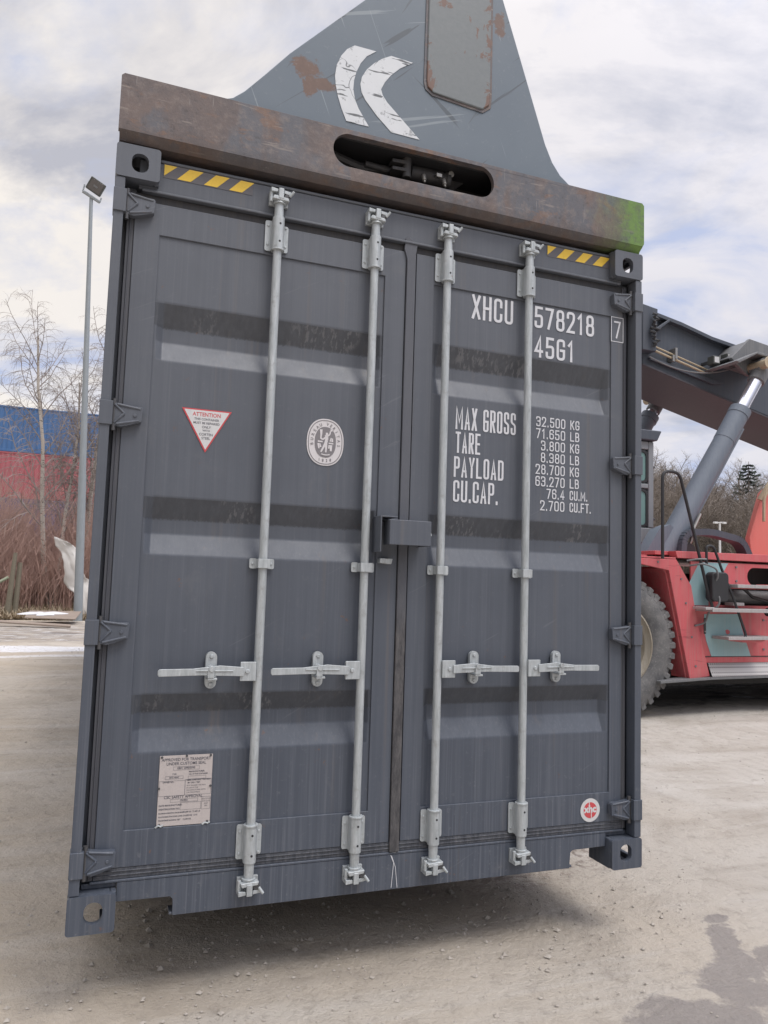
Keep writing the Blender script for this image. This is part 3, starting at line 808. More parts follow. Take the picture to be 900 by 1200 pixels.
# corner castings
def casting(x0, top, back):
    """hollow corner block with the slotted apertures; x0 is its left edge"""
    W_, D_, H_ = .162, .178, .130
    z0 = CH - H_ if top else 0.0
    left = x0 < 1
    mb = CB(); y0 = CL - D_ if back else 0.0
    yf = (y0 + .026) if not back else (CL - .026)
    hx = x0 + (.088 if left else .074)
    hole = stadium(hx, z0 + (.062 if top else .070), .062, .074, 8, .028)
    outline = stadium(x0 + W_ / 2, z0 + H_ / 2, W_, H_, 4, .012)
    ys_ = (y0, yf) if not back else (yf, CL)
    plateXZ(mb, outline, [hole], ys_[0], ys_[1])
    ya, yb = (yf, y0 + D_) if not back else (y0, yf)
    # outer side wall with its own aperture, inner wall, back, top and bottom
    xo = (x0, x0 + .022) if left else (x0 + W_ - .022, x0 + W_)
    xi = (x0 + W_ - .02, x0 + W_) if left else (x0, x0 + .02)
    mb.box(xo[0], xo[1], ya, yb, z0, z0 + .034); mb.box(xo[0], xo[1], ya, yb, z0 + .098, z0 + H_)
    mb.box(xo[0], xo[1], ya, ya + .03, z0 + .034, z0 + .098); mb.box(xo[0], xo[1], yb - .03, yb, z0 + .034, z0 + .098)
    mb.box(xi[0], xi[1], ya, yb, z0, z0 + H_)
    zb = (z0, z0 + .014) if top else (z0 + H_ - .014, z0 + H_)
    mb.box(x0 + .02, x0 + W_ - .02, ya, yb, zb[0], zb[1])
    zo = (z0 + H_ - .014, z0 + H_) if top else (z0, z0 + .014)
    mb.box(x0 + .02, x0 + .05, ya, yb, zo[0], zo[1]); mb.box(x0 + W_ - .05, x0 + W_ - .02, ya, yb, zo[0], zo[1])
    yy = (yb - .012, yb) if not back else (ya, ya + .012)
    if not (top is False and not back and True): mb.box(x0 + .02, x0 + W_ - .02, yy[0], yy[1], z0 + .014, z0 + H_ - .014)
    return mb.build('corner_casting', M_cont, ship, bevel=.004)


for bk in (False, True):
    for tp in (True, False):
        for xx in (0, CW - .162): casting(xx, tp, bk)

# corner posts
for sgn, X0 in ((1, 0.0), (-1, CW)):
    mb = CB(); fx = lambda a: X0 + sgn * a
    mb.prism([(fx(.002), .132), (fx(.038), .132), (fx(.038), 2.764), (fx(.002), 2.764)], .004, .068)
    mb.box(fx(.002), fx(.012), .068, .17, .132, 2.764)
    mb.box(fx(.012), fx(.052), .088, .17, .132, 2.764)
    mb.box(fx(.052), fx(.085), .085, .17, .132, 2.764)
    mb.build('corner_post', M_cont, ship, bevel=.003)
for X0 in (0.004, CW - .16):
    CB().box(X0, X0 + .156, CL - .15, CL - .01, .132, 2.764).build('corner_post', M_cont, ship, bevel=.003)

# header and sill
mb = CB()
mb.box(.088, CW - .088, .050, .14, 2.752, 2.872)
mb.box(.163, CW - .163, .044, .14, 2.872, 2.884)
mb.prism([(.10, 2.740), (2.338, 2.740), (2.338, 2.7515), (.10, 2.7515)], .036, .14)
mb.build('door_header', M_cont, ship, bevel=.004)
mb = CB()
sill = [(.163, .150), (.163, .082), (.352, .080), (.362, .071), (.364, .012), (2.082, .012), (2.088, .080), (2.100, .089), (2.275, .091), (2.275, .150)]
mb.prism(sill, .048, .056)
mb.box(.042, .163, .062, .07, .131, .150); mb.box(2.275, 2.396, .062, .07, .131, .150)
mb.box(.07, 2.37, .046, .12, .1505, .160)
mb.box(.352, 2.100, .0565, .12, .012, .022)
mb.build('door_sill', M_cont, ship, bevel=.003)
# sub-structure
mb = CB()
for y in [.6 + i * .45 for i in range(26)]: mb.box(.06, CW - .06, y, y + .05, .04, .15)
mb.build('cross_members', M_under, ship)
CB().box(.06, CW - .06, .1205, CL - .1, .1655, .20).build('floor', M_under, ship)
for X0 in (0.0, CW - .06):
    CB().box(X0 + .004, X0 + .056, .18, CL - .18, .05, .20).build('bottom_side_rail', M_cont, ship)
    CB().box(X0 + .004, X0 + .056, .18, CL - .18, 2.80, 2.88).build('top_side_rail', M_cont, ship)
for X0, sg in ((.012, 1), (CW - .012, -1)):
    mb = CB(); y = .171; pr_ = []
    while y < CL - .25:
        pr_ += [(y, 0), (y + .07, 0), (y + .14, 1), (y + .21, 1)]; y += .278
    vs = [(X0 + sg * .036 * k, yy, z) for yy, k in pr_ for z in (.2, 2.8)]
    mb.add(vs, [(2 * i, 2 * i + 1, 2 * i + 3, 2 * i + 2) for i in range(len(pr_) - 1)]).build('side_wall', M_cont, ship)
mb = CB(); mb.box(.05, CW - .05, .14, CL - .1, 2.84, 2.862).build('roof', M_cont, ship)
mb = CB(); mb.box(.1, CW - .1, CL - .08, CL - .05, .15, 2.84).build('end_wall', M_cont, ship)


# doors
def corr(z):
    """depth profile of the pressed door skin"""
    base = .057; deep = .095
    for a, b, c, d_ in ((2.318, 2.226, 2.168, 2.088), (1.560, 1.474, 1.418, 1.337), (.818, .742, .684, .602)):
        if d_ <= z <= a:
            if z > b: return base + (deep - base) * (a - z) / (a - b)
            if z > c: return deep
            return base + (deep - base) * (z - d_) / (c - d_)
    return base


def door(x0, x1, px0, px1, steep_left):
    P = CB()
    zb, zt = .200, 2.706
    fr = CB()
    plateXZ(fr, [(x0, zb), (x1, zb), (x1, zt), (x0, zt)], [[(px0, .330), (px1, .330), (px1, 2.580), (px0, 2.580)]], .050, .100)
    frame = weld(fr.build('door', M_cont, ship, bevel=.0025))
    zs = sorted({.328, 2.582} | {z for t in ((2.318, 2.226, 2.168, 2.088), (1.560, 1.474, 1.418, 1.337), (.818, .742, .684, .602)) for z in t})
    xs_ = [px0 - .002, px0 + .008, px0 + .036, px1 - .036, px1 - .008, px1 + .002]
    vs = []
    for x in xs_:
        k = 1.0
        if x < px0 + .01 or x > px1 - .01: k = 0.0
        for z in zs: vs.append((x, .057 + (corr(z) - .057) * k, z))
    n = len(zs)
    mb = CB(); mb.add(vs, [(i * n + j, i * n + j + 1, (i + 1) * n + j + 1, (i + 1) * n + j) for i in range(len(xs_) - 1) for j in range(n - 1)])
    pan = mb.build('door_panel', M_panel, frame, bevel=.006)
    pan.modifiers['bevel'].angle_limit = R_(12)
    return frame


doorL = door(.080, 1.212, .176, 1.116, True)
doorR = door(1.262, 2.358, 1.350, 2.292, False)
# gaskets round the doors
mb = CB()
for a in (.052, 2.3585):
    mb = CB(); mb.box(a, a + .0275, .056, .084, .160, 2.7395); mb.box(a + .011, a + .016, .052, .0558, .160, 2.7395)
    mb.build('side_gasket', M_sgask, ship, bevel=.002)
mb = CB(); mb.box(.0805, 2.3575, .058, .084, 2.7065, 2.7395); mb.build('top_gasket', M_gap, ship, bevel=.003)
mb = CB(); mb.box(.0805, 2.3575, .053, .084, .1605, .1995)
for z in (.172, .186): mb.box(.0805, 2.3575, .049, .0535, z, z + .005)
mb.build('bottom_gasket', M_gask, ship, bevel=.002)
mb = CB()
mb.prism([(1.214, .1605), (1.256, .1605), (1.256, 2.700), (1.262, 2.742), (1.222, 2.772), (1.205, 2.762), (1.200, 2.715), (1.214, 2.668)], .041, .056)
mb.build('centre_seal_strip', M_strip, ship, bevel=.003)


# hinges
def hinge(zc, left, seed):
    sgn, X0 = (1, 0.0) if left else (-1, CW)
    mb = CB(); fx = lambda a: X0 + sgn * a
    hgt = .045
    mb.prism([(fx(-.001), zc - hgt), (fx(.046), zc - hgt), (fx(.046), zc + hgt), (fx(-.001), zc + hgt)], -.002, .060)
    bl = [(fx(.0465), zc - .042), (fx(.075), zc - .047), (fx(.10), zc - .040), (fx(.150), zc - .022), (fx(.153), zc + .026), (fx(.148), zc + .034), (fx(.10), zc + .035), (fx(.0465), zc + .044)]
    mb.prism(bl, .020, .049)
    for a, b in (((.052, .036), (.088, .004)), ((.088, .004), (.052, -.034)), ((.060, .037), (.145, .026)), ((.06, -.038), (.142, -.018))):
        mb.tube([(fx(a[0]), .019, zc + a[1]), (fx(b[0]), .022, zc + b[1])], .0055, 6)
    mb.cyl((fx(.125), .016, zc), (fx(.125), .02, zc), .007, n=10)
    o = mb.build('hinge', M_cont, doorL if left else doorR, bevel=.004)
    pin = CB(); pin.cyl((fx(.050), .028, zc - .062), (fx(.050), .028, zc + .058), .009, n=12)
    pin.build('hinge_pin', M_bolt, doorL if left else doorR, smooth=True)


for z in (2.672, 1.853, 1.047, .236): hinge(z, True, z)
for z in (2.654, 1.852, 1.048, .254): hinge(z, False, z)


# locking gear
def bolt_head(mb, x, y, z, r=.006, h=.004): mb.cyl((x, y, z), (x, y - h, z), r, r * .8, 8)


def gear(xb, par, hdir, idx):
    yb = .018
    bar = CB(); bar.cyl((xb, yb, .105), (xb, yb, 2.815), .0172, n=20); bar.build('locking_bar', M_galv, par, smooth=True)
    for zc_, up in ((2.660, 1), (.254, -1)):                       # bearing brackets
        mb = CB()
        plateXZ(mb, stadium(xb - .034, zc_ - .003 * up, .030, .128, 4, .008), [], .041, .0465)
        plateXZ(mb, stadium(xb + .034, zc_ - .008 * up, .026, .112, 4, .008), [], .041, .0465)
        mb.cyl((xb, yb, zc_ - .068), (xb, yb, zc_ + .068), .0245, n=20)
        mb.box(xb - .0235, xb + .0235, yb, .046, zc_ - .064, zc_ + .064)
        mb.cyl((xb, yb, zc_ - .073 * up), (xb, yb, zc_ - .066 * up), .0285, n=20)
        for dx in (-.037, .036):
            for dz in (-.042, .042): bolt_head(mb, xb + dx, .041, zc_ + dz * .95)
        mb.build('bar_bracket', M_galv, par, bevel=.0015)
        for dz in (-.038, .036): CB().cyl((xb + .003, yb - .0248, zc_ + dz), (xb + .003, yb - .018, zc_ + dz), .0045, n=10).build('bracket_hole', M_black, par)
        # cam and keeper
        ze = zc_ + up * .105
        mb = CB()
        mb.cyl((xb, yb, zc_ + up * .068), (xb, yb, ze + up * .02), .0195, .018, 16)
        mb.cyl((xb, yb, ze + up * .018), (xb, yb, ze + up * .034), .027, .023, 16)
        mb.box(xb - .010, xb + .012, -.012, .026, ze + up * .034, ze + up * .078)
        mb.prism([(xb - .034, ze + up * .030), (xb + .036, ze + up * .026), (xb + .032, ze + up * .040), (xb - .028, ze + up * .046)], -.010, .024)
        mb.build('bar_cam', M_galv, par, bevel=.003)
        mb = CB()
        mb.box(xb - .040, xb + .040, .036, .0495, ze + up * .020, ze + up * .078)
        mb.prism([(xb - .040, ze + up * .060), (xb - .012, ze + up * .062), (xb - .012, ze + up * .074), (xb - .040, ze + up * .078)], -.006, .036)
        mb.prism([(xb + .014, ze + up * .060), (xb + .044, ze + up * .056), (xb + .044, ze + up * .070), (xb + .014, ze + up * .074)], -.004, .036)
        mb.cyl((xb - .036, .010, ze + up * .022), (xb - .036, .010, ze + up * .062), .008, n=8)
        mb.cyl((xb + .036, -.006, ze + up * .048), (xb + .052, -.014, ze + up * .070), .006, n=8)
        mb.build('cam_keeper', M_galv, par, bevel=.002)
        mb = CB(); mb.cyl((xb + .028, -.004, ze + up * .046), (xb + .028, .034, ze + up * .046), .013, n=12)
        mb.build('keeper_pin', M_bolt, par, smooth=True)
    # mid guide
    mb = CB(); zc_ = 1.317
    plateXZ(mb, stadium(xb, zc_, .096, .040, 4, .008), [], .006, .012) if False else None
    plateXZ(mb, stadium(xb - .034, zc_, .030, .040, 4, .007), [], .040, .0465); plateXZ(mb, stadium(xb + .034, zc_, .030, .040, 4, .007), [], .040, .0465)
    for sx_ in (-1, 1): mb.prism([(xb + sx_ * .019, zc_ - .018), (xb + sx_ * .0235, zc_ - .018), (xb + sx_ * .0235, zc_ + .018), (xb + sx_ * .019, zc_ + .018)], -.004, .046)
    mb.box(xb - .0235, xb + .0235, -.008, -.003, zc_ - .018, zc_ + .018)
    for dx in (-.037, .037): bolt_head(mb, xb + dx, .040, zc_)
    mb.build('bar_guide', M_galv, par, bevel=.0012)
    # handle: hub at the bar, tapered lever, catch on the door
    s = hdir; mb = CB(); zc_ = .903
    mb.prism([(xb + s * .012, zc_ - .036), (xb + s * .072, zc_ - .036), (xb + s * .072, zc_ + .036), (xb + s * .012, zc_ + .036)], -.006, .004)
    mb.prism([(xb + s * .012, zc_ - .028), (xb + s * .066, zc_ - .028), (xb + s * .066, zc_ + .028), (xb + s * .012, zc_ + .028)], .0045, .030)
    bolt_head(mb, xb + s * .045, -.006, zc_, .010, .006)
    mb.prism([(xb + s * .060, zc_ - .017), (xb + s * .215, zc_ - .012), (xb + s * .372, zc_ - .015), (xb + s * .376, zc_ - .008), (xb + s * .376, zc_ + .006), (xb + s * .370, zc_ + .012), (xb + s * .250, zc_ + .013), (xb + s * .150, zc_ + .024), (xb + s * .060, zc_ + .017)], -.014, -.0065)
    mb.prism([(xb + s * .10, zc_ + .001), (xb + s * .24, zc_ + .003), (xb + s * .24, zc_ + .009), (xb + s * .10, zc_ + .007)], -.018, -.0145)
    mb.build('handle', M_galv, par, bevel=.002)
    mb = CB(); xc = xb + s * .178
    plateXZ(mb, stadium(xc, zc_ + .002, .042, .138, 6), [], .030, .049)
    mb.box(xc - .018, xc + .018, -.020, .030, zc_ - .030, zc_ - .022); mb.prism([(xc - .018, zc_ - .022), (xc + .006, zc_ - .022), (xc + .006, zc_ + .018), (xc - .018, zc_ + .010)], -.022, -.0185)
    mb.cyl((xc - .004, -.026, zc_ + .012), (xc - .004, .03, zc_ + .012), .011, n=12)
    for dz in (-.052, .054): bolt_head(mb, xc, .030, zc_ + dz, .009, .006)
    mb.build('handle_catch', M_galv, par, bevel=.002)


gear(.635, doorL, -1, 0); gear(1.056, doorL, -1, 1); gear(1.398, doorR, 1, 2); gear(1.813, doorR, 1, 3)

# lock box over the centre seam
mb = CB()
mb.box(1.128, 1.312, -.075, -.069, 1.412, 1.515); mb.box(1.128, 1.134, -.069, .0, 1.412, 1.515); mb.box(1.306, 1.312, -.069, .048, 1.412, 1.515)
mb.prism([(1.134, 1.509), (1.306, 1.509), (1.306, 1.515), (1.134, 1.515)], -.069, .048)
lb = mb.build('lock_box', M_cont, ship, bevel=.003)
mb = CB(); mb.box(1.094, 1.100, -.058, .0485, 1.382, 1.530); mb.box(1.100, 1.168, -.058, .0485, 1.524, 1.530); mb.box(1.1005, 1.127, .03, .0485, 1.39, 1.52)
mb.build('lock_box_guard', M_cont, lb, bevel=.0015)
mb = CB(); mb.prism([(1.12, 1.338), (1.172, 1.334), (1.178, 1.358), (1.122, 1.358)], .010, .0485); mb.build('seal_tab', M_galv, lb, bevel=.003)
mb = CB(); mb.tube([(1.318, .03, 1.482), (1.322, .0, 1.462), (1.332, -.004, 1.45), (1.342, .0, 1.462), (1.343, .01, 1.478)], .0045, 8); mb.build('seal_hook', M_galv, lb, smooth=True)

# hazard tape on the header
YH = .0495
for X0, dz in ((.177, 0.), (1.925, -.008)):
    mb = CB(); zt, zb = 2.8715, 2.816
    mb.prism([(X0 - (.0 if X0 < 1 else 0), zb), (X0 + .352, zb), (X0 + .352, zt - .001), (X0, zt - .001)], YH - .001, YH)
    tp = mb.build('hazard_tape', M_tapeg, ship)
    mb = CB(); k = 0.0008; zt -= .003; zb += .003
    mb.prism([(X0 + .002, zt), (X0 + .050, zt), (X0 + .002, zb + .004)], YH - .002, YH - .0012)
    for a in (.052, .156, .256):
        mb.prism([(X0 + a, zb), (X0 + a + .052, zb), (X0 + a + .100, zt), (X0 + a + .046, zt)], YH - .002, YH - .0012)
    mb.build('yellow_stripes', M_yel, tp)

# lettering
mb = CB(); YP = .0555
lettering(mb, 'XHCU', 1.540, 1.752, 2.457, 2.570, YP, .0128)
lettering(mb, '578218', 1.866, 2.196, 2.464, 2.568, YP, .0128)
lettering(mb, '45G1', 1.868, 2.085, 2.324, 2.427, YP, .0128)
lettering(mb, '7', 2.307, 2.346, 2.474, 2.560, .0485, .0085)
for a in ((2.290, 2.362, 2.577, 2.5805), (2.290, 2.362, 2.456, 2.4595)): mb.box(a[0], a[1], .0483, .0488, a[2], a[3])
for a in ((2.290, 2.2935), (2.3585, 2.362)): mb.box(a[0], a[1], .0483, .0488, 2.4595, 2.577)
mb.build('container_number', M_white, doorR)
mb = CB()
lettering(mb, 'MAX GROSS', 1.472, 1.776, 1.944, 2.046, YP, .0098)
lettering(mb, 'TARE', 1.474, 1.597, 1.838, 1.933, YP, .0098)
lettering(mb, 'PAYLOAD', 1.469, 1.717, 1.730, 1.822, YP, .0098)
lettering(mb, 'CU.CAP.', 1.468, 1.690, 1.620, 1.716, YP, .0098)
rows = (('32.500', 'KG'), ('71.650', 'LB'), ('3.800', 'KG'), ('8.380', 'LB'), ('28.700', 'KG'), ('63.270', 'LB'), ('76.4', 'CU.M.'), ('2.700', 'CU.FT.'))
for i, (a, b_) in enumerate(rows):
    z1 = 2.045 - i * .0556; z0 = z1 - .0465
    wd = {6: .157, 5: .130, 4: .097}[len(a)]
    lettering(mb, a, 2.040 - wd, 2.040, z0, z1, YP, .0056)
    lettering(mb, b_, 2.068, 2.068 + {2: .050, 5: .098, 6: .118}[len(b_)], z0 + .001, z1 - .001, YP, .0056)
mb.build('weight_panel_lettering', M_white, doorR)

# triangular warning sticker
mb = CB(); mb.prism([(.298, 1.912), (.490, 1.912), (.394, 1.742)], .0545, .0552); tri = mb.build('warning_sticker', M_red, doorL)
mb = CB(); mb.prism([(.307, 1.907), (.481, 1.907), (.394, 1.753)], .0538, .0544); mb.build('sticker_face', M_label, tri)
mb = CB(); text_mesh(mb, 'ATTENTION', .394, 1.884, .0215, .0534, .9, bold=.0003); mb.build('sticker_heading', M_red, tri)
mb = CB()
for t_, z_, s_ in (('THIS CONTAINER', 1.868, .0125), ('MUST BE REPAIRED', 1.853, .0125), ('ONLY', 1.837, .0135), ('WITH', 1.824, .0115), ('CORTEN', 1.808, .0140), ('STEEL', 1.793, .0140)):
    text_mesh(mb, t_, .394, z_, s_, .0534, .95, bold=.0002)
mb.build('sticker_print', M_ink, tri)


# oval class seal
def ring(mb, cx, cz, a, b, a2, b2, y0, y1): plateXZ(mb, ellipse(cx, cz, a, b), [ellipse(cx, cz, a2, b2)], y0, y1)


def super_el(cx, cz, a, b, p=2.3, n=56):
    o_ = []
    for i in range(n):
        t = 2 * math.pi * i / n; c, s = math.cos(t), math.sin(t)
        o_.append((cx + a * math.copysign(abs(c) ** (2 / p), c), cz + b * math.copysign(abs(s) ** (2 / p), s)))
    return o_


sx, sz = .879, 1.828
mb = CB(); mb.prism(super_el(sx, sz, .079, .098), .0545, .0552); seal = mb.build('class_seal', M_sealw, doorL)
mb = CB(); plateXZ(mb, super_el(sx, sz, .0735, .0925), [super_el(sx, sz, .0705, .0895)], .0536, .0543)
mb.prism(super_el(sx, sz, .0455, .064), .0536, .0543)
mb.build('seal_dark_field', M_sealg, seal)
mb = CB()
top = 'BUREAU VERITAS'
for i, ch in enumerate(top):
    if ch == ' ': continue
    t = R_(188 - i * (196 / 13)); ex, ez = sx + .058 * math.cos(t), sz + .0765 * math.sin(t)
    nx_, nz_ = math.cos(t) / .058, math.sin(t) / .0765
    rt = math.atan2(nz_, nx_) - math.pi / 2
    text_mesh(mb, ch, ex + .006 * math.sin(rt), ez - .006 * math.cos(rt), .0175, .0534, .9, rot=rt, bold=.0003)
for i, ch in enumerate('1828'):
    text_mesh(mb, ch, sx - .024 + i * .016, sz - .0815 + (.003 if i in (0, 3) else 0), .0165, .0534, .9, bold=.0004)
mb.build('seal_print', M_sealg, seal)
mb = CB(); Yf = .0532


def rib2(pts, w0, w1):
    n = len(pts)
    for i in range(n - 1):
        a, b = Vector(pts[i]), Vector(pts[i + 1]); d_ = (b - a).normalized(); nn = Vector((-d_.y, d_.x))
        wa, wb = w0 + (w1 - w0) * i / (n - 1), w0 + (w1 - w0) * (i + 1) / (n - 1)
        q = [a + nn * wa, a - nn * wa, b - nn * wb, b + nn * wb]
        mb.add([(sx + v.x, Yf - .00006 * (len(mb.v) // 4), sz + v.y) for v in q], [(0, 1, 2, 3)])


rib2([(.004, .030), (.005, .010), (.001, -.006)], .0075, .006); rib2([(.001, -.004), (-.008, -.022), (-.018, -.042)], .0055, .003)
rib2([(.003, -.004), (.004, -.024), (.003, -.042)], .0055, .003); rib2([(.004, .024), (.018, .034), (.020, .048)], .0035, .0028)
rib2([(.002, .022), (-.012, .010), (-.022, .018)], .0035, .0028); rib2([(-.021, .012), (-.019, .032), (-.020, .052)], .0022, .006)
rib2([(.020, .050), (.028, .053)], .0045, .0045); rib2([(.000, .034), (.010, .034)], .006, .006)
rib2([(-.033, .002), (-.012, .001)], .003, .003); rib2([(.014, -.003), (.034, -.004)], .003, .003)
rib2([(-.031, -.006), (-.027, -.028)], .004, .003); rib2([(-.024, -.006), (-.020, -.022)], .002, .004)
rib2([(.016, -.010), (.015, -.026)], .003, .003); rib2([(.024, -.010), (.024, -.036)], .006, .004); rib2([(.020, .004), (.024, .020)], .003, .002); rib2([(.029, .003), (.029, .018)], .004, .003)
rib2([(-.016, -.050), (-.006, -.053), (.010, -.053), (.020, -.050)], .0022, .0022)
mb.build('seal_figure', M_sealw, seal)

# approval plate
mb = CB(); mb.prism([(.290, .333), (.484, .333), (.484, .588), (.290, .588)], .0525, .0552); pl = mb.build('approval_plate', M_alu, doorL)
mb = CB(); YT = .0518
for t_, x, z, s_, al in (('APPROVED FOR TRANSPORT', .387, .568, .0150, 'CENTER'), ('UNDER CUSTOMS SEAL', .387, .553, .0150, 'CENTER'), ('GB/C 2090/5090', .387, .5375, .0105, 'CENTER'),
                          ('TYPE', .345, .517, .0075, 'CENTER'), ('MANUFACTURER', .398, .524, .0080, 'LEFT'), ('NO. OF THE CONTAINER', .398, .515, .0066, 'LEFT'), ('XHC-40HC', .345, .505, .0080, 'CENTER'),
                          ('OWNER NO.', .304, .489, .0075, 'LEFT'), ('TIMBER COMPONENT TREATMENT', .390, .4935, .0062, 'LEFT'), ('IM / 2021 / TMT', .395, .4835, .0075, 'LEFT'),
                          ('CSC SAFETY APPROVAL', .382, .4315, .0145, 'CENTER'), ('CN/2021', .385, .4205, .0085, 'CENTER'),
                          ('DATE MANUFACTURED', .295, .4045, .0085, 'LEFT'), ('IDENTIFICATION NO.', .295, .3910, .0085, 'LEFT'), ('MAXIMUM OPERATING GROSS MASS', .295, .3775, .0060, 'LEFT'),
                          ('ALLOWABLE STACKING LOAD', .295, .3645, .0068, 'LEFT'), ('TRANSVERSE RACKING TEST', .295, .3515, .0068, 'LEFT'),
                          ('32.500 KG  71.650 LB', .384, .3775, .0075, 'LEFT'), ('216.000 KG  1.8 G', .384, .3645, .0075, 'LEFT'), ('15.240 KG', .384, .3515, .0075, 'LEFT')):
    text_mesh(mb, t_, x, z, s_, YT, .92, al, bold=.0002)
for i in range(4): text_mesh(mb, ('NEXT EXAM', 'DUE DATE', 'ACEP', '2026')[i], .4665, .4215 - i * .0085, .0068, YT, .9, 'CENTER')
for i in range(4): text_mesh(mb, ('NOT EXCEED THE MAX', 'IN USE BY THE', 'MANUFACTURER WITH', 'THE TREATMENT'[:13])[i], .392, .4735 - i * .0085, .0066, YT, 1, 'LEFT')


def rect_line(x0, x1, z0, z1, t=.0008):
    for a in ((x0, x1, z0, z0 + t), (x0, x1, z1 - t, z1), (x0, x0 + t, z0 + t, z1 - t), (x1 - t, x1, z0 + t, z1 - t)):
        mb.add([(a[0], YT, a[2]), (a[1], YT, a[2]), (a[1], YT, a[3]), (a[0], YT, a[3])], [(0, 1, 2, 3)])


for r_ in ((.340, .436, .534, .547), (.312, .378, .502, .513), (.396, .462, .499, .5105), (.292, .386, .441, .496), (.386, .482, .441, .4985), (.335, .436, .4175, .4285), (.372, .448, .388, .415), (.450, .482, .386, .432)): rect_line(*r_)
mb.build('plate_print', M_ink, pl)
mb = CB()
for x, z in ((.297, .583), (.387, .585), (.476, .584), (.292, .470), (.480, .470), (.300, .338), (.474, .340)): mb.cyl((x, .0505, z), (x, .053, z), .0045, n=10)
mb.build('plate_rivet', M_bolt, pl)
mb = CB()
for x in (.300, .470):
    mb.tube([(x - .014, .050, .330), (x - .004, .049, .337), (x + .006, .050, .333), (x + .014, .050, .338)], .0035, 6)
mb.build('sealant_blob', M_galv, pl)

# round owner's sticker
rx, rz = 2.190, .257
mb = CB(); mb.prism(ellipse(rx, rz, .052, .052), .0485, .0492) if False else mb.prism(ellipse(rx, rz, .052, .052), .0480, .0488); ow = mb.build('owner_sticker', M_label, doorR)
mb = CB(); mb.prism(ellipse(rx, rz, .035, .035), .0472, .0478); mb.build('sticker_red_disc', M_red, ow)
mb = CB(); text_mesh(mb, 'xhc', rx, rz - .009, .044, .0468, 1.0, bold=.0022)
for a in ((rx - .0075, rx - .0035, rz, rz + .036), (rx + .0035, rx + .0075, rz - .036, rz)):
    mb.add([(a[0], .0466, a[2]), (a[1], .0466, a[2]), (a[1], .0466, a[3]), (a[0], .0466, a[3])], [(0, 1, 2, 3)])
mb.build('sticker_letters', M_label, ow)
# rubbed-through scratch on the sill below the centre seam
mb = CB()
for pts in ([(1.222, .148), (1.236, .118), (1.228, .02)], [(1.226, .146), (1.244, .10), (1.254, .018)], [(1.205, .156), (1.245, .158)]):
    mb.tube([(x, .0475, z) for x, z in pts], .0016, 4)
mb.build('scratch_mark', M_white, ship)

# ================================================================== SPREADER
spr = empty('container_spreader', (1.22, 6.1, 3.3), 'rusty steel spreader with tall grey fin, locked on top of the slate grey container', 'spreader')
# end beam face, with its long slot
mb = MB(); Yb = -.012
slot = stadium(1.2245, 3.368, .758, .144, 10)
prof = [(.001, 3.242), (2.428, 3.232), (2.436, 3.246), (2.436, 3.440), (2.424, 3.452), (.012, 3.466), (.001, 3.456)]
plateXZ(mb, prof, [slot], Yb, Yb + .024)
# bevelled lower lip and the box behind
mb.add([(.004, Yb + .0005, 3.2415), (2.428, Yb + .0005, 3.2315), (2.424, Yb + .028, 3.204), (.008, Yb + .028, 3.210), (2.424, .30, 3.203), (.008, .30, 3.209)], [(0, 1, 2, 3), (3, 2, 4, 5)])
mb.box(.006, .030, Yb + .0245, .30, 3.2105, 3.460); mb.box(2.404, 2.428, Yb + .0245, .30, 3.206, 3.448)
mb.box(.031, 2.403, Yb + .0245, .275, 3.4395, 3.4465)
beam = mb.build('end_beam', M_beam, spr, bevel=.006)
weld(beam)
mb = MB(); mb.box(.035, 2.399, .20, .215, 3.2125, 3.4385); mb.box(.035, 2.399, .02, .199, 3.4325, 3.4385); mb.box(.035, 2.399, .02, .199, 3.2125, 3.2185); mb.build('slot_shade_lining', M_black, beam)  # black lining puts the shade inside the slot into the colour
# lugs with twistlocks
for x in (.081, CW - .081):
    for y in (.089, CL - .089):
        MB().cyl((x, y, 3.14), (x, y, 3.215), .032, n=14).build('twistlock', M_dirty, spr, smooth=True)
class UP(MB):
    def build(s, *a, **k):
        s.v = [(x, y, z + .045) for x, y, z in s.v]
        return MB.build(s, *a, **k)


# mechanism seen through the slot
mb = UP()
mb.cyl((1.02, .10, 3.345), (1.22, .10, 3.335), .016, n=12)
mb.prism([(1.13, 3.318), (1.205, 3.322), (1.205, 3.338), (1.13, 3.334)], .04, .16); mb.prism([(1.13, 3.352), (1.205, 3.356), (1.205, 3.374), (1.13, 3.368)], .04, .16)
mb.cyl((1.205, .06, 3.30), (1.205, .06, 3.395), .021, n=14)
mb.build('link_fork', M_dirty, spr, bevel=.003)
mb = UP(); mb.cyl((1.235, .10, 3.352), (1.42, .10, 3.352), .036, n=18); mb.cyl((1.405, .10, 3.352), (1.425, .10, 3.352), .041, n=18)
lc = mb.build('slot_cylinder', M_dirty, spr, smooth=True)
mb = UP()
for x in (1.285, 1.385):
    mb.cyl((x, .055, 3.33), (x, .045, 3.302), .010, n=10); mb.cyl((x, .045, 3.302), (x, .04, 3.290), .006, n=8)
mb.box(1.345, 1.372, .045, .06, 3.335, 3.352)
mb.cyl((1.425, .07, 3.372), (1.425, .062, 3.372), .014, n=12)
mb.build('hydraulic_fitting', M_fit, lc, bevel=.0015)
mb = UP(); mb.prism([(1.40, 3.42), (1.56, 3.42), (1.46, 3.33), (1.43, 3.33)], .14, .15); mb.build('gusset', M_dirty, spr)
mb = UP(); mb.tube([(.86, .11, 3.36), (1.0, .12, 3.335), (1.14, .11, 3.345)], .022, 8); mb.build('slot_hose', M_dirty, spr, smooth=True)
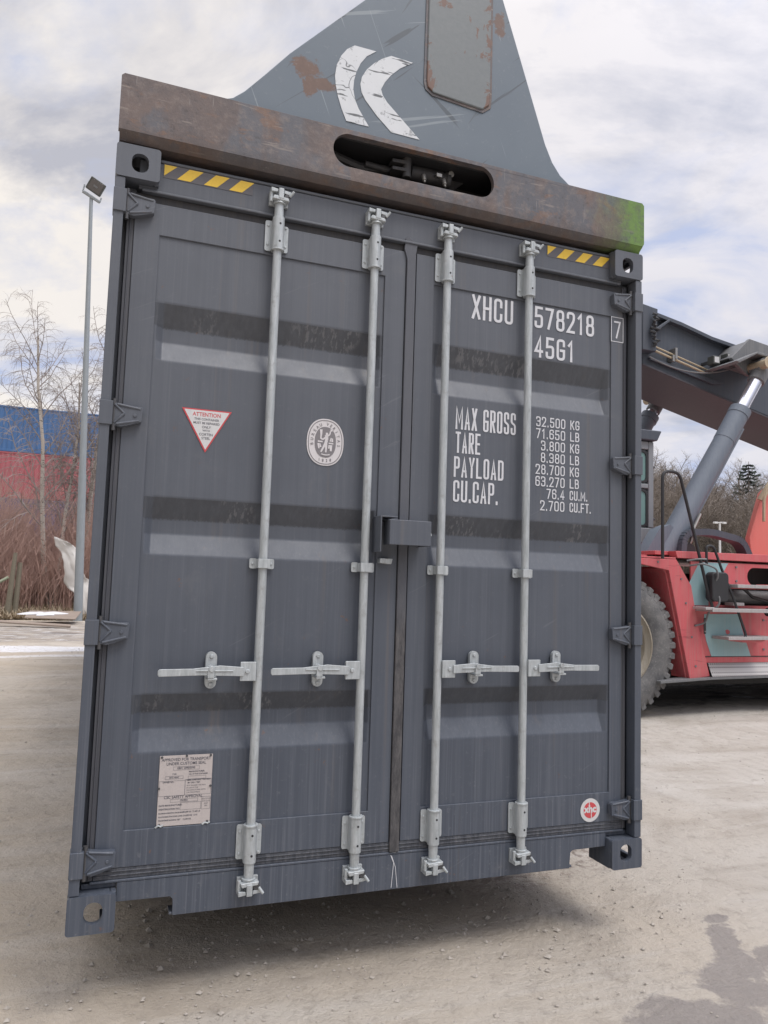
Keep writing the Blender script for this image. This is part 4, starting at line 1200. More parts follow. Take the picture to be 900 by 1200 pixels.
# fin
mb = MB(); Yn = .012
L_ = [(.372, 3.449), (.380, 3.472), (.425, 3.490), (.470, 3.530), (.545, 3.618), (.649, 3.745), (.965, 4.080), (1.325, 4.470), (1.350, 4.490)]
R2_ = [(1.560, 4.490), (1.580, 4.470), (1.646, 4.294), (1.714, 4.110), (1.885, 3.640), (1.925, 3.560), (1.969, 3.506), (2.052, 3.4475)]
mb.prism(L_ + R2_, Yn, Yn + .02)
mb.prism([(x + (.03 if x < 1.5 else -.03), z) for x, z in L_ + R2_], Yn + .2, Yn + .22)
for A in (L_[1:], list(reversed(R2_[:-1]))):
    for i in range(len(A) - 1):
        (xa, za), (xb_, zb_) = A[i], A[i + 1]; sx_ = .02 if A is not None and xa < 1.4 and A[0][0] < 1 else -.02
        mb.add([(xa + sx_, Yn + .0205, za - .004), (xb_ + sx_, Yn + .0205, zb_ - .004), (xb_ + sx_, Yn + .199, zb_ - .004), (xa + sx_, Yn + .199, za - .004)], [(0, 1, 2, 3)])
fin = mb.build('fin', M_fin, spr, bevel=.004)
mb = MB(); mb.prism([(1.268, 4.44), (1.266, 3.79), (1.272, 3.758), (1.300, 3.738), (1.545, 3.722), (1.580, 3.750), (1.583, 3.79), (1.580, 4.44)], Yn - .011, Yn - .0005)
cov = mb.build('cover_plate', M_cov, fin, bevel=.006)
mb = MB(); mb.prism([(1.256, 4.45), (1.254, 3.782), (1.262, 3.748), (1.296, 3.726), (1.550, 3.709), (1.590, 3.741), (1.594, 3.785), (1.590, 4.45)], Yn - .004, Yn - .0008); mb.build('cover_rim', M_beam, fin, bevel=.001)
mb = MB()
mb.prism([(.928, 3.858), (1.027, 3.859), (.985, 3.825), (.958, 3.785), (.940, 3.740), (.931, 3.700), (.929, 3.660), (.938, 3.615), (.956, 3.578), (1.005, 3.509), (.904, 3.508), (.880, 3.560), (.862, 3.610), (.850, 3.660), (.846, 3.700), (.852, 3.750), (.870, 3.795), (.895, 3.832)], Yn - .0022, Yn - .0004)
mb.prism([(1.097, 3.858), (1.200, 3.855), (1.140, 3.812), (1.100, 3.770), (1.072, 3.730), (1.055, 3.692), (1.063, 3.668), (1.085, 3.640), (1.242, 3.507), (1.109, 3.509), (1.041, 3.566), (.985, 3.625), (.967, 3.655), (.960, 3.690), (.966, 3.725), (.987, 3.765), (1.020, 3.803), (1.058, 3.835)], Yn - .0022, Yn - .0004)
mb.build('painted_emblem', M_logo, fin)
mb = MB(); mb.tube([(1.70, .05, 3.462), (1.985, .05, 3.462)], .001, 4) if False else None
mb.box(2.09, 2.385, .03, .10, 3.450, 3.472); mb.build('rubber_strip', M_rub, spr, bevel=.006)
mb = MB(); mb.box(2.00, 2.055, .02, .08, 3.4465, 3.466); mb.cyl((2.01, .05, 3.466), (2.01, .05, 3.482), .012, n=8); mb.cyl((2.04, .05, 3.466), (2.045, .05, 3.486), .010, n=8)
mb.build('hose_clamp', M_rub, spr, bevel=.002)
# main telescopic body along the container and the far end beam
mb = MB(); mb.box(.72, 1.00, .301, CL - .31, 3.28, 3.52); mb.box(1.44, 1.72, .301, CL - .31, 3.28, 3.52); mb.box(.60, 1.84, 4.6, 7.6, 3.53, 3.78)
mb.build('telescopic_body', M_boom, spr, bevel=.01)
mb = MB(); mb.box(.01, 2.43, CL - .30, CL + .01, 3.21, 3.45); mb.build('end_beam', M_beam, spr, bevel=.01)
mb = MB(); mb.cyl((1.22, 6.1, 3.781), (1.22, 6.1, 4.1), .55, n=32); mb.box(.9, 1.54, 5.75, 6.45, 4.1, 4.6); mb.build('rotator', M_boom, spr, bevel=.01)

# ================================================================== REACH STACKER
rs = empty('reach_stacker', (9.2, 6.62, 0), 'red reach stacker with raised grey boom, cab and large tyres beside the container', 'reach stacker')
YS = 4.70
# fender and side
mb = MB()
mb.prism([(4.75, 1.94), (4.75, 1.0), (4.86, 1.0), (5.02, 1.86), (6.27, 1.86), (6.67, 1.80), (6.99, .46), (7.31, .49), (7.13, 1.10), (7.02, 1.62), (6.79, 1.94)], YS, YS + .05)
fen = mb.build('fender', M_mred, rs, bevel=.008)
mb = MB(); mb.prism([(4.75, 1.945), (6.78, 1.945), (6.78, 1.965), (4.75, 1.965)], YS + .002, 5.9)
mb.prism([(6.64, 1.85), (6.69, 1.79), (7.00, .47), (6.97, .47), (6.66, 1.76), (6.62, 1.82)], YS + .051, 5.9)
mb.build('fender_skirt', M_mred, fen, bevel=.004)
mb = MB(); mb.box(4.9, 6.95, 5.9, 6.0, .45, 1.94); mb.build('wheelhouse_wall', mat('red_shade_steel', (.1, .03, .03), .8, 0, worn((.14, .04, .045), .2, (.1, .08, .07), .5)), fen)
# side panel with the tank recess and oval cut-out
mb = MB()
outl = [(7.06, .655), (11.3, .655), (11.3, 1.93), (7.06, 1.93)]
rec = [(7.53, 1.385), (9.6, 1.385), (9.6, 1.60), (7.53, 1.60)]
oval = stadium(8.42, 1.765, .86, .235, 8)
plateXZ(mb, outl, [rec, oval], YS + .055, YS + .075)
side = mb.build('side_panel', M_mred, rs, bevel=.003)
mb = MB(); mb.prism([(7.035, 1.66), (7.20, 1.925), (7.67, 1.925), (7.51, 1.70), (7.46, 1.61), (7.34, 1.61), (7.34, 1.375), (7.10, 1.375)], YS + .0515, YS + .0545); mb.build('teal_stripe', M_teal, side)
mb = MB(); mb.prism([(7.27, 1.265), (7.83, 1.275), (7.88, 1.10), (8.03, .735), (7.38, .735), (7.30, .93), (7.26, 1.10)], YS + .0495, YS + .0535); mb.build('teal_stripe', M_teal, side)
mb = MB(); mb.prism([(7.61, 1.065), (7.645, 1.075), (7.68, 1.055), (7.68, 1.025), (7.64, 1.01), (7.62, 1.03)], YS + .047, YS + .049); mb.build('red_mark', M_mred, side)
mb = MB(); mb.box(7.5, 9.7, 5.2, 5.22, 1.3, 1.92); mb.build('recess_back', M_dirty, side)
mb = MB(); mb.cyl((7.54, 4.93, 1.49), (9.58, 4.93, 1.49), .095, n=24); mb.build('air_tank', M_brk, rs, smooth=True)
mb = MB(); mb.box(7.05, 11.3, 4.80, 8.45, .50, .65); mb.box(4.6, 12.4, 5.85, 7.4, .75, 1.80); mb.box(6.5, 7.3, 5.0, 5.85, .47, .60)
mb.build('chassis', M_dirty, rs, bevel=.01)
mb = MB(); mb.prism([(6.83, 1.962), (12.0, 1.962), (12.0, 2.085), (6.80, 2.05)], YS + .03, YS + .17); mb.box(6.6, 12.0, YS + .171, 8.4, 2.00, 2.05); mb.build('deck', M_mred, rs, bevel=.006)
mb = MB(); mb.box(4.75, 6.5, 4.9, 8.4, 1.967, 1.99); mb.build('front_deck', M_mred, rs, bevel=.004)
MB().prism([(7.05, .30), (11.2, .30), (11.2, .36), (7.05, .36)], 5.3, 8).build('belly_plate', M_dirty, rs)
# steps
mb = MB(); mb.box(7.55, 8.13, YS - .22, YS + .05, 1.612, 1.655); mb.build('step', M_step, rs, bevel=.004)
mb = MB(); mb.box(8.13, 8.9, YS - .20, YS + .05, 1.60, 1.665); mb.build('step_edge', M_mred, rs, bevel=.006)
mb = MB(); mb.box(7.12, 8.10, YS - .25, YS + .05, 1.305, 1.350); mb.box(7.02, 7.16, YS - .24, YS - .02, 1.33, 1.362)
st = mb.build('step', M_step, rs, bevel=.004)
mb = MB(); mb.cyl((8.10, YS - .16, 1.315), (8.22, YS - .16, 1.300), .055, n=16); mb.build('end_cap', M_rub, st, smooth=True)
mb = MB(); mb.box(7.60, 7.78, YS - .1, YS + .05, 1.385, 1.425); mb.build('latch', M_step, side, bevel=.004)
mb = MB(); mb.prism([(7.38, 1.0), (8.17, 1.005), (8.15, .965), (7.38, .962)], YS - .24, YS + .04); st2 = mb.build('step', M_step, rs, bevel=.003)
mb = MB(); mb.prism([(7.60, .96), (8.02, .96), (7.95, .93), (7.66, .93)], YS - .20, YS + .04); mb.build('step_bracket', M_mred, st2, bevel=.003)
mb = MB(); mb.add([(7.30, YS - .05, .49), (11.2, YS - .05, .53), (11.2, YS + .06, .65), (7.33, YS + .06, .65)], [(0, 1, 2, 3)]); mb.build('tread_plate', M_perf, rs)
mb = MB(); mb.prism([(6.5, .42), (7.3, .455), (11.2, .50), (11.2, .525), (7.3, .485), (6.5, .45)], YS - .052, YS + .12); mb.build('bottom_rail', M_brk, rs, bevel=.003)
mb = MB(); mb.box(7.21, 7.245, YS - .006, YS - .0005, 1.02, 1.22); mb.build('strap_plate', M_dirty, fen, bevel=.002)
mb = MB()
for z in (1.05, 1.19): mb.cyl((7.227, YS - .012, z), (7.227, YS - .006, z), .010, n=8)
mb.build('bolt', M_fit, fen)
mb = MB()
for x in (7.12, 8.95): mb.box(x, x + .012, YS + .048, YS + .0545, .66, 1.37)
mb.box(7.08, 11.2, YS + .050, YS + .0545, .725, .737)
mb.build('panel_seam', M_dirty, side)
for x, z in ((7.09, .80), (7.09, 1.02), (7.09, 1.24), (8.25, .82), (8.25, 1.2), (8.6, .82), (8.6, 1.2), (7.80, 1.88), (7.80, 1.70)):
    MB().cyl((x, YS + .040, z), (x, YS + .0545, z), .014, n=8).build('bolt', M_brk, side)
for x, z in ((6.86, 1.70), (6.93, 1.40), (7.02, .98), (7.08, .62), (5.3, 1.90), (5.9, 1.90), (6.5, 1.90)):
    MB().cyl((x, YS - .010, z), (x, YS - .0005, z), .013, n=8).build('bolt', M_brk, fen)
mb = MB(); mb.tube([(7.0, YS + .03, .60), (7.12, YS + .02, .66), (7.30, YS + .02, .50)], .018, 6); mb.tube([(7.95, YS + .1, 1.62), (8.1, YS + .08, 1.50), (8.4, YS + .1, 1.44), (8.8, YS + .1, 1.52)], .02, 6)
mb.build('air_hose', M_rub, side, smooth=True)
# handrails
YR = YS - .05


def arc_pts(pts, r=.06, n=5):
    out_ = [Vector(pts[0])]
    for i in range(1, len(pts) - 1):
        p, a, b = Vector(pts[i]), Vector(pts[i - 1]), Vector(pts[i + 1])
        u, v = (a - p), (b - p); q = min(r, u.length * .45, v.length * .45); u = u.normalized() * q; v = v.normalized() * q
        for k in range(n + 1):
            s_ = k / n; out_.append((p + u) * (1 - s_) ** 2 + p * 2 * s_ * (1 - s_) + (p + v) * s_ ** 2)
    return out_ + [Vector(pts[-1])]


mb = MB(); mb.tube(arc_pts([(6.53, YR, 1.94), (6.53, YR, 3.035), (6.79, YR, 3.035), (7.02, YR, 2.28), (7.20, YR - .02, 1.60), (7.26, YR - .05, 1.36)], .10), .020, 10); mb.build('handrail', M_rub, rs, smooth=True)
mb = MB(); mb.tube(arc_pts([(7.20, YR - .02, 1.88), (7.195, YR - .02, 2.13), (7.31, YR - .02, 2.13), (7.43, YR - .05, 1.80), (7.53, YR - .1, 1.52), (7.715, YR - .15, .985), (7.51, YR - .15, .980)], .08), .017, 10); mb.build('handrail', M_rub, rs, smooth=True)
mb = MB(); mb.tube(arc_pts([(6.98, YR + .04, 1.87), (7.08, YR - .10, 1.90), (7.25, YR - .14, 1.84), (7.29, YR - .12, 1.72), (7.24, YR, 1.60), (7.33, YR - .1, 1.50), (7.32, YR - .1, 1.38), (7.22, YR - .02, 1.30), (7.20, YR, 1.16), (7.06, YR + .04, 1.12)], .06), .012, 8)
mb.tube(arc_pts([(6.94, YR + .04, 1.93), (7.04, YR - .06, 1.955), (7.14, YR - .08, 1.955)], .04), .012, 8)
mb.build('grab_loop', M_brk, rs, smooth=True)
mb = MB(); mb.prism(stadium(7.35, 1.615, .27, .37, 5, .06), YR - .10, YR + .03); mb.build('side_cushion', M_rub, rs, bevel=.02, seg=3)
# curved guard bar behind
mb = MB()
gp = arc_pts([(7.40, 5.35, 2.00), (7.44, 5.35, 2.34), (7.9, 5.35, 2.375), (8.46, 5.35, 2.28), (8.60, 5.35, 2.03)], .16, 6)
for i in range(len(gp) - 1):
    a, b = gp[i], gp[i + 1]; dd = (b - a).normalized(); nn = Vector((-dd.z, 0, dd.x)) * .045
    mb.add([tuple(v + Vector((0, dy, 0))) for dy in (-.09, .09) for v in (a + nn, a - nn, b - nn, b + nn)], [(0, 1, 2, 3), (7, 6, 5, 4), (0, 3, 7, 4), (1, 5, 6, 2)])
weld(mb.build('guard_arch', M_boom, rs, smooth=True))
mb = MB(); mb.cyl((7.56, 5.32, 2.10), (7.56, 5.42, 2.10), .10, n=20); mb.build('reel', M_rub, rs, smooth=True)


# wheels
def wheel(cx, y0, r_, wdt, outer):
    s_ = 1 if outer < 0 else -1               # which side faces out
    yo = y0
    prof = [(r_ * .56, .04), (r_ * .60, .0), (r_ * .72, -.035), (r_ * .86, -.02), (r_ * .972, .035), (r_ * .980, wdt * .5), (r_ * .972, wdt - .035), (r_ * .86, wdt + .02), (r_ * .72, wdt + .03), (r_ * .58, wdt)]
    mb = MB(); mb.lathe([(a, h * s_) for a, h in prof], (cx, yo, r_), n=72)
    t = mb.build('tyre', M_tyre, None, smooth=True)
    lug = MB(); n = 40
    for i in range(n):
        for side_ in (0, 1):
            a0 = 2 * math.pi * (i + .5 * side_) / n; da = math.pi / n * .62
            ya, yb_ = ((.0, wdt * .52) if side_ == 0 else (wdt * .48, wdt + 0.))
            vs = []
            for rr, k in ((r_ * .93, 1.0), (r_, .86)):
                for yy, sh in ((ya, 0.0), (yb_, .10)):
                    off = sh * (1 if side_ == 0 else -1)
                    for q in (-1, 1):
                        a = a0 + q * da * k + off; vs.append((cx + rr * math.cos(a), yo + s_ * yy, r_ + rr * math.sin(a)))
            lug.add(vs, [(0, 1, 3, 2), (4, 6, 7, 5), (0, 4, 5, 1), (2, 3, 7, 6), (0, 2, 6, 4), (1, 5, 7, 3)])
            # shoulder block running down the side wall
            if side_ == 0:
                vs = []
                for rr, yy in ((r_ * .88, -.016), (r_ * .99, .015), (r_ * .955, .12), (r_ * .8, .1)):
                    for q in (-1, 1): a = a0 + q * da * .9; vs.append((cx + rr * math.cos(a), yo + s_ * yy, r_ + rr * math.sin(a)))
                lug.add(vs, [(0, 2, 4, 6), (1, 7, 5, 3), (0, 1, 3, 2), (2, 3, 5, 4), (4, 5, 7, 6), (6, 7, 1, 0)])
    lo = lug.build('tread_lugs', M_tyre, None, bevel=.012)
    mb = MB(); mb.lathe([(r_ * .575, .03 * s_), (r_ * .585, -.005 * s_), (r_ * .56, -.012 * s_), (r_ * .545, .02 * s_), (r_ * .50, .05 * s_), (r_ * .47, .16 * s_), (r_ * .30, .20 * s_), (r_ * .28, .12 * s_), (r_ * .12, .11 * s_), (0.001, .11 * s_)], (cx, yo, r_), n=48)
    for k in range(12):
        a = 2 * math.pi * k / 12; mb.cyl((cx + r_ * .37 * math.cos(a), yo + s_ * .18, r_ + r_ * .37 * math.sin(a)), (cx + r_ * .37 * math.cos(a), yo + s_ * .14, r_ + r_ * .37 * math.sin(a)), .02, n=8)
    rm_ = mb.build('rim', M_rim, None, smooth=True)
    hub = empty('wheel', (cx, yo, r_)); hub.parent = rs; hub.location = Vector((cx, yo, r_)) - rs.location
    for o in (t, lo, rm_):
        for v in o.data.vertices: v.co -= Vector((cx, yo, r_))
        o.parent = hub
    return hub


wheel(5.955, 4.75, .866, .46, -1); wheel(5.955, 5.30, .866, .46, -1)
wheel(5.955, 8.50, .866, .46, 1); wheel(5.955, 7.95, .866, .46, 1)
wheel(12.0, 4.95, .80, .46, -1); wheel(12.0, 8.30, .80, .46, 1)
MB().cyl((5.955, 5.0, .87), (5.955, 8.2, .87), .22, n=20).build('axle', M_dirty, rs, smooth=True)
# cab
cx0, cx1, cy0, cy1 = 5.35, 7.36, 5.80, 7.42
mb = MB()
mb.box(cx0, cx1, cy0, cy1, 2.20, 2.42)
for x in (cx0, cx1 - .09):
    for y in (cy0, cy1 - .09): mb.box(x, x + .09, y, y + .09, 2.42, 3.66)
mb.box(cx0 + .09, cx1 - .09, cy0, cy0 + .08, 3.54, 3.66); mb.box(cx0 + .09, cx1 - .09, cy1 - .08, cy1, 3.54, 3.66)
mb.box(cx0, cx0 + .08, cy0 + .09, cy1 - .09, 3.56, 3.66); mb.box(cx1 - .08, cx1, cy0 + .09, cy1 - .09, 3.56, 3.66)
mb.box(cx0 + .09, cx1 - .09, cy0 + .004, cy0 + .05, 2.98, 3.05); mb.box(6.30, 6.38, cy0 + .002, cy0 + .06, 2.42, 3.54)
cab = mb.build('cab', M_cab, rs, bevel=.015)
mb = MB(); mb.prism([(cx0 - .12, 3.665), (cx1 + .02, 3.665), (cx1 + .10, 3.82), (cx0 - .12, 3.80)], cy0 - .06, cy1 + .06); mb.build('cab_roof', M_boom, cab, bevel=.02)
for x0, x1, z0, z1 in ((6.39, 7.26, 2.43, 2.97), (6.39, 7.26, 3.06, 3.53), (5.45, 6.29, 2.43, 3.53)):
    mb = MB(); mb.prism(stadium((x0 + x1) / 2, (z0 + z1) / 2, x1 - x0, z1 - z0, 5, .06), cy0 + .02, cy0 + .028); wd = mb.build('cab_window', M_glass, cab)
    mb = MB(); plateXZ(mb, stadium((x0 + x1) / 2, (z0 + z1) / 2, x1 - x0, z1 - z0, 5, .07), [stadium((x0 + x1) / 2, (z0 + z1) / 2, x1 - x0 - .06, z1 - z0 - .06, 5, .06)], cy0 + .006, cy0 + .019); mb.build('window_seal', M_rub, wd)
for y in (cy1 - .03,):
    MB().box(5.45, 7.26, y, y + .008, 2.43, 3.53).build('cab_window', M_glass, cab)
for x in (cx0 + .02, cx1 - .03):
    MB().box(x, x + .008, cy0 + .1, cy1 - .1, 2.43, 3.55).build('cab_window', M_glass, cab)
mb = MB()
for z in (2.55, 3.30): MB().cyl((cx1 + .005, cy0 + .03, z), (cx1 + .03, cy0 + .03, z), .02, n=8).build('door_hinge', M_bolt, cab)
# boom
mb = MB(); ya, yb_ = 6.10, 7.12
topl = [(7.40, 5.69), (8.04, 5.58), (8.63, 5.44), (9.20, 5.36), (9.86, 5.30), (13.4, 4.50)]
botl = [(13.4, 3.50), (9.84, 4.36), (7.40, 4.90)]
mb.prism(topl + botl, ya, yb_)
boom = mb.build('boom', M_boom, rs, bevel=.012)
mb = MB(); sl = lambda x: 4.895 - .2225 * (x - 7.40)
mb.add([(7.38, ya - .035, sl(7.38) - .004), (13.3, ya - .035, sl(13.3) - .03), (13.3, yb_ + .035, sl(13.3) - .03), (7.38, yb_ + .035, sl(7.38) - .004),
        (7.38, ya - .035, sl(7.38) - .034), (13.3, ya - .035, sl(13.3) - .06), (13.3, yb_ + .035, sl(13.3) - .06), (7.38, yb_ + .035, sl(7.38) - .034)],
       [(0, 1, 2, 3), (7, 6, 5, 4), (0, 4, 5, 1), (3, 2, 6, 7), (0, 3, 7, 4), (1, 5, 6, 2)])
mb.build('boom_underside', M_boomlow, boom, bevel=.004)
mb = MB()
for i in range(len(topl) - 1):
    (xa, za), (xb_, zb_) = topl[i], topl[i + 1]
    mb.add([(x, y, z + dz) for y in (ya - .10, ya - .002) for x, z in ((xa, za), (xb_, zb_)) for dz in (.012, -.04)], [(0, 1, 3, 2), (4, 6, 7, 5), (0, 4, 5, 1), (2, 3, 7, 6), (0, 2, 6, 4), (1, 5, 7, 3)])
weld(mb.build('top_flange', M_boom, boom))
mb = MB(); mb.prism([(7.28, 5.74), (7.55, 5.70), (7.52, 5.05), (7.28, 5.05)], ya - .16, yb_ + .16)
mb.prism([(7.55, 5.42), (7.80, 5.60), (7.84, 5.585), (7.60, 5.40)], ya - .12, ya - .002)
mb.build('boom_collar', M_boom, boom, bevel=.01)
mb = MB()
for k in range(9): mb.tube([(7.42 + .05 * math.sin(k), ya - .20, 5.60 - k * .055), (7.47 + .05 * math.sin(k * 2), ya - .23, 5.58 - k * .055), (7.44, ya - .19, 5.54 - k * .055)], .022, 6)
mb.build('hose_bundle', M_rub, boom, smooth=True)
mb = MB(); mb.prism([(7.5, 5.00), (8.9, 4.76), (8.7, 4.72), (7.5, 4.955)], ya - .06, ya - .002); mb.build('side_ledge', M_boom, boom, bevel=.004)
mb = MB()
mb.tube([(7.35, ya - .08, 5.20), (8.65, ya - .08, 4.90)], .014, 8); mb.tube([(7.35, ya - .08, 5.14), (8.50, ya - .08, 4.87)], .018, 8)
mb.build('hydraulic_pipe', M_pin, boom, smooth=True)
mb = MB(); mb.box(7.90, 7.94, ya - .13, ya - .002, 5.00, 5.17); mb.box(7.86, 7.90, ya - .12, ya - .002, 4.96, 5.06); mb.build('pipe_clamp', M_fit, boom, bevel=.003)
cb = []
for i in range(15):
    t = i / 14; cb.append((7.4 + 1.65 * t, ya - .16, 4.955 - .02 * t - .26 * 4 * t * (1 - t) * .62 + .08 * t))
mb = MB(); mb.tube(cb, .011, 6); mb.build('cable', M_brk, boom, smooth=True)
for x, z in ((8.52, 5.02), (8.78, 5.09)):
    mb = MB(); mb.box(x - .06, x + .07, ya - .30, ya - .17, z - .065, z + .065); fl = mb.build('floodlight', M_lamp, boom, bevel=.012)
    mb = MB(); mb.box(x - .045, x + .045, ya - .308, ya - .301, z - .045, z + .045); mb.build('lamp_glass', M_label, fl, bevel=.006)
    mb = MB(); mb.box(x - .02, x + .02, ya - .17, ya - .002, z - .02, z + .02); mb.build('mount', M_bolt, fl)
# lift brackets
for Yc, s_ in ((5.50, 1), (7.74, -1)):
    y0, y1 = (5.62, 6.098) if s_ > 0 else (7.122, 7.62)
    mb = MB(); mb.prism([(8.62, 5.02), (8.98, 5.36), (9.42, 5.30), (9.44, 4.86), (9.20, 4.74), (8.92, 4.80)], y0, y0 + .06); mb.prism([(8.68, 5.05), (8.98, 5.34), (9.42, 5.28), (9.44, 4.95)], y0 + .061, y1)
    mb.prism([(8.47, 4.89), (8.88, 5.08), (8.94, 5.08), (8.54, 4.87)], y0 - .24 if s_ > 0 else y0, (y1 - .02) if s_ > 0 else y1 + .2)
    mb.prism([(8.88, 5.079), (9.44, 5.05), (9.44, 5.01), (8.88, 5.04)], y0 - .24 if s_ > 0 else y0, (y1 - .02) if s_ > 0 else y1 + .2)
    mb.build('lift_bracket', M_brk, boom, bevel=.01)
    mb = MB(); mb.cyl((8.99, Yc - .22, 4.90), (8.99, Yc + .22, 4.90), .07, n=20); mb.cyl((8.99, Yc - .235, 4.90), (8.99, Yc - .22, 4.90), .095, n=20); mb.build('lift_pin', M_pin, boom, bevel=.006)
    A, B = Vector((7.22, Yc, 1.98)), Vector((9.10, Yc, 4.88)); D = (B - A)
    q = lambda t: A + D * t
    e_ = 0 if s_ > 0 else .13
    mb = MB(); mb.cyl(q(.0), q(.765 + e_), .160, .140, 32); mb.cyl(q(.735 + e_), q(.768 + e_), .156, .156, 32); mb.cyl(q(.60), q(.74), .149, .149, 32)
    off = Vector((.120, -.05 * s_, -.09)); mb.tube([q(.08) + off, q(.70) + off], .022, 8)
    mb.prism([(6.90, 2.055), (7.42, 2.055), (7.50, 2.30), (7.30, 2.45), (7.12, 2.38)], Yc - .10, Yc + .10)
    cy_ = mb.build('lift_cylinder', M_cyl, rs, smooth=True)
    mb = MB(); mb.cyl(q(.7685 + e_), q(.94), .098, n=32); mb.build('piston_rod', M_chrome, cy_, smooth=True)
    mb = MB(); mb.cyl(q(.925), q(.975), .125, n=24); mb.cyl((9.08, Yc - .10, 4.88), (9.08, Yc + .10, 4.88), .15, n=24); mb.build('rod_eye', M_brk, cy_, bevel=.006)
    if s_ > 0:
        mb = MB(); mb.tube(arc_pts([(7.55, Yc - .1, 2.10), (7.60, Yc - .16, 2.22), (7.66, Yc - .14, 2.40), (7.80, Yc - .12, 2.62)], .05), .022, 8); mb.build('cylinder_hose', M_fit, cy_, smooth=True)
# inner boom and head over the spreader
mb = MB(); si = lambda x: 4.895 - .2225 * (x - 7.40)
mb.prism([(.95, si(.95) + .65), (7.27, si(7.27) + .65), (7.27, si(7.27) + .08), (.95, si(.95) + .08)], 6.25, 6.98)
mb.prism([(.85, 6.90), (1.70, 6.75), (1.60, 4.55), (.85, 4.55)], 6.30, 6.92)
mb.build('inner_boom', M_boom, boom, bevel=.01)
# boom support tower, bonnet and counterweight
mb = MB()
for y in (5.85,):
    mb.prism([(9.22, 2.055), (9.18, 2.38), (9.44, 3.08), (9.62, 3.22), (11.4, 3.55), (12.9, 4.35), (13.5, 4.35), (13.9, 2.055)], y, y + .10)
mb.prism([(11.6, 2.055), (11.6, 3.5), (12.9, 4.33), (13.5, 4.33), (13.9, 2.055)], 7.18, 7.28); mb.box(11.8, 13.4, 5.951, 7.179, 2.055, 3.3)
mb.build('boom_tower', M_mred2, rs, bevel=.02)
MB().cyl((13.1, 5.8, 4.0), (13.1, 7.4, 4.0), .16, n=20).build('boom_pivot', M_pin, boom, smooth=True)
mb = MB(); mb.tube(arc_pts([(9.32, 5.78, 2.95), (9.42, 5.72, 3.16), (9.60, 5.74, 3.34), (9.72, 5.80, 3.60)], .1), .05, 8); mb.tube(arc_pts([(9.30, 5.70, 2.62), (9.33, 5.72, 3.0), (9.50, 5.70, 3.2), (9.66, 5.74, 3.36)], .1), .022, 8)
mb.build('tower_hose', M_pin, rs, smooth=True)
mb = MB(); mb.box(10.6, 12.6, 5.0, 5.8, 2.09, 2.75); mb.build('bonnet', M_mred, rs, bevel=.05)
mb = MB(); mb.prism([(13.0, .55), (13.9, .55), (14.3, .9), (14.3, 2.05), (13.0, 2.05)], 4.8, 8.45); mb.build('counterweight', M_mred, rs, bevel=.06)

# ================================================================== LEFT BACKGROUND
# tall floodlight mast (stands a little out of plumb)
lp = empty('floodlight_mast', (-.50, 22.4, 0), 'tall thin galvanised light mast with one square floodlight tilted on its top', 'light mast')
B0, T0 = Vector((-.515, 22.4, -.05)), Vector((-.965, 22.4, 13.50))
mb = MB(); mb.cyl(B0, B0 + (T0 - B0) * .34, .135, .115, 18); mb.cyl(B0 + (T0 - B0) * .34, T0, .105, .055, 18); mb.build('pole', M_pole, lp, smooth=True)
mb = MB(); mb.tube([T0 + Vector((-.26, -.05, .13)), T0 + Vector((.27, -.05, -.13))], .05, 6); mb.tube([T0 + Vector((-.26, -.05, .13)), T0 + Vector((-.22, -.05, .36))], .025, 6)
mb.tube([T0 + Vector((.27, -.05, -.13)), T0 + Vector((.30, -.05, .02))], .025, 6); mb.build('bracket', M_pole, lp, smooth=True)
mb = MB(); mb.box(-.25, .25, -.09, .10, -.21, .21)
fl = mb.build('floodlight', M_lamp, None, bevel=.03); fl.parent = lp
fl.location = T0 + Vector((.12, -.10, .34)) - lp.location; fl.rotation_euler = (R_(24), R_(25), R_(8))
mb = MB(); mb.box(-.20, .20, -.098, -.091, -.17, .17); gl_ = mb.build('lamp_glass', M_lampg, None, bevel=.01); gl_.parent = fl
mb = MB(); mb.box(-.07, .07, -.106, -.099, -.04, .02); l2 = mb.build('bulb', M_brk, None, bevel=.01); l2.parent = fl

# stacked containers


def far_box(x0, z0, material, label):
    o = empty('stored_container', (x0 + 6.1, 49.2, z0), label, 'container', 'containers stacked behind the birches')
    L, Wd, Hh = 12.192, 2.438, 2.896; y0 = 49.2
    mb = MB(); pr_ = []; x = x0 + .16
    while x < x0 + L - .3: pr_ += [(x, 0), (x + .07, 0), (x + .14, 1), (x + .21, 1)]; x += .278
    pr_.append((x0 + L - .16, 0))
    mb.add([(xx, y0 + .02 + .036 * k, z) for xx, k in pr_ for z in (z0 + .16, z0 + Hh - .1)], [(2 * i, 2 * i + 1, 2 * i + 3, 2 * i + 2) for i in range(len(pr_) - 1)])
    mb.build('side_wall', material, o)
    mb = MB(); mb.box(x0, x0 + L, y0, y0 + .06, z0 + .01, z0 + .159); mb.box(x0, x0 + L, y0, y0 + .06, z0 + Hh - .099, z0 + Hh - .01)
    for xx in (x0, x0 + L - .16): mb.box(xx, xx + .16, y0 + .001, y0 + .15, z0 + .16, z0 + Hh - .1)
    mb.build('frame', material, o, bevel=.01)
    mb = MB(); mb.box(x0 + .01, x0 + L - .01, y0 + .16, y0 + Wd, z0 + .02, z0 + Hh - .03); mb.build('body', material, o)
    return o


for i, (mm, lb_) in enumerate(((M_purp, 'dusky purple container at the bottom of the stack, behind the thicket'), (M_purp, 'dusky purple container just below the red one in the stack'),
                               (M_cred, 'red container under the blue one in the stack behind the birches'), (M_blue, 'blue container on top of the stack behind the birches'))):
    if i == 0: far_box(-11.3, .10, mm, lb_)
    else: far_box(-11.3, .10 + 2.9 * i, mm, lb_)


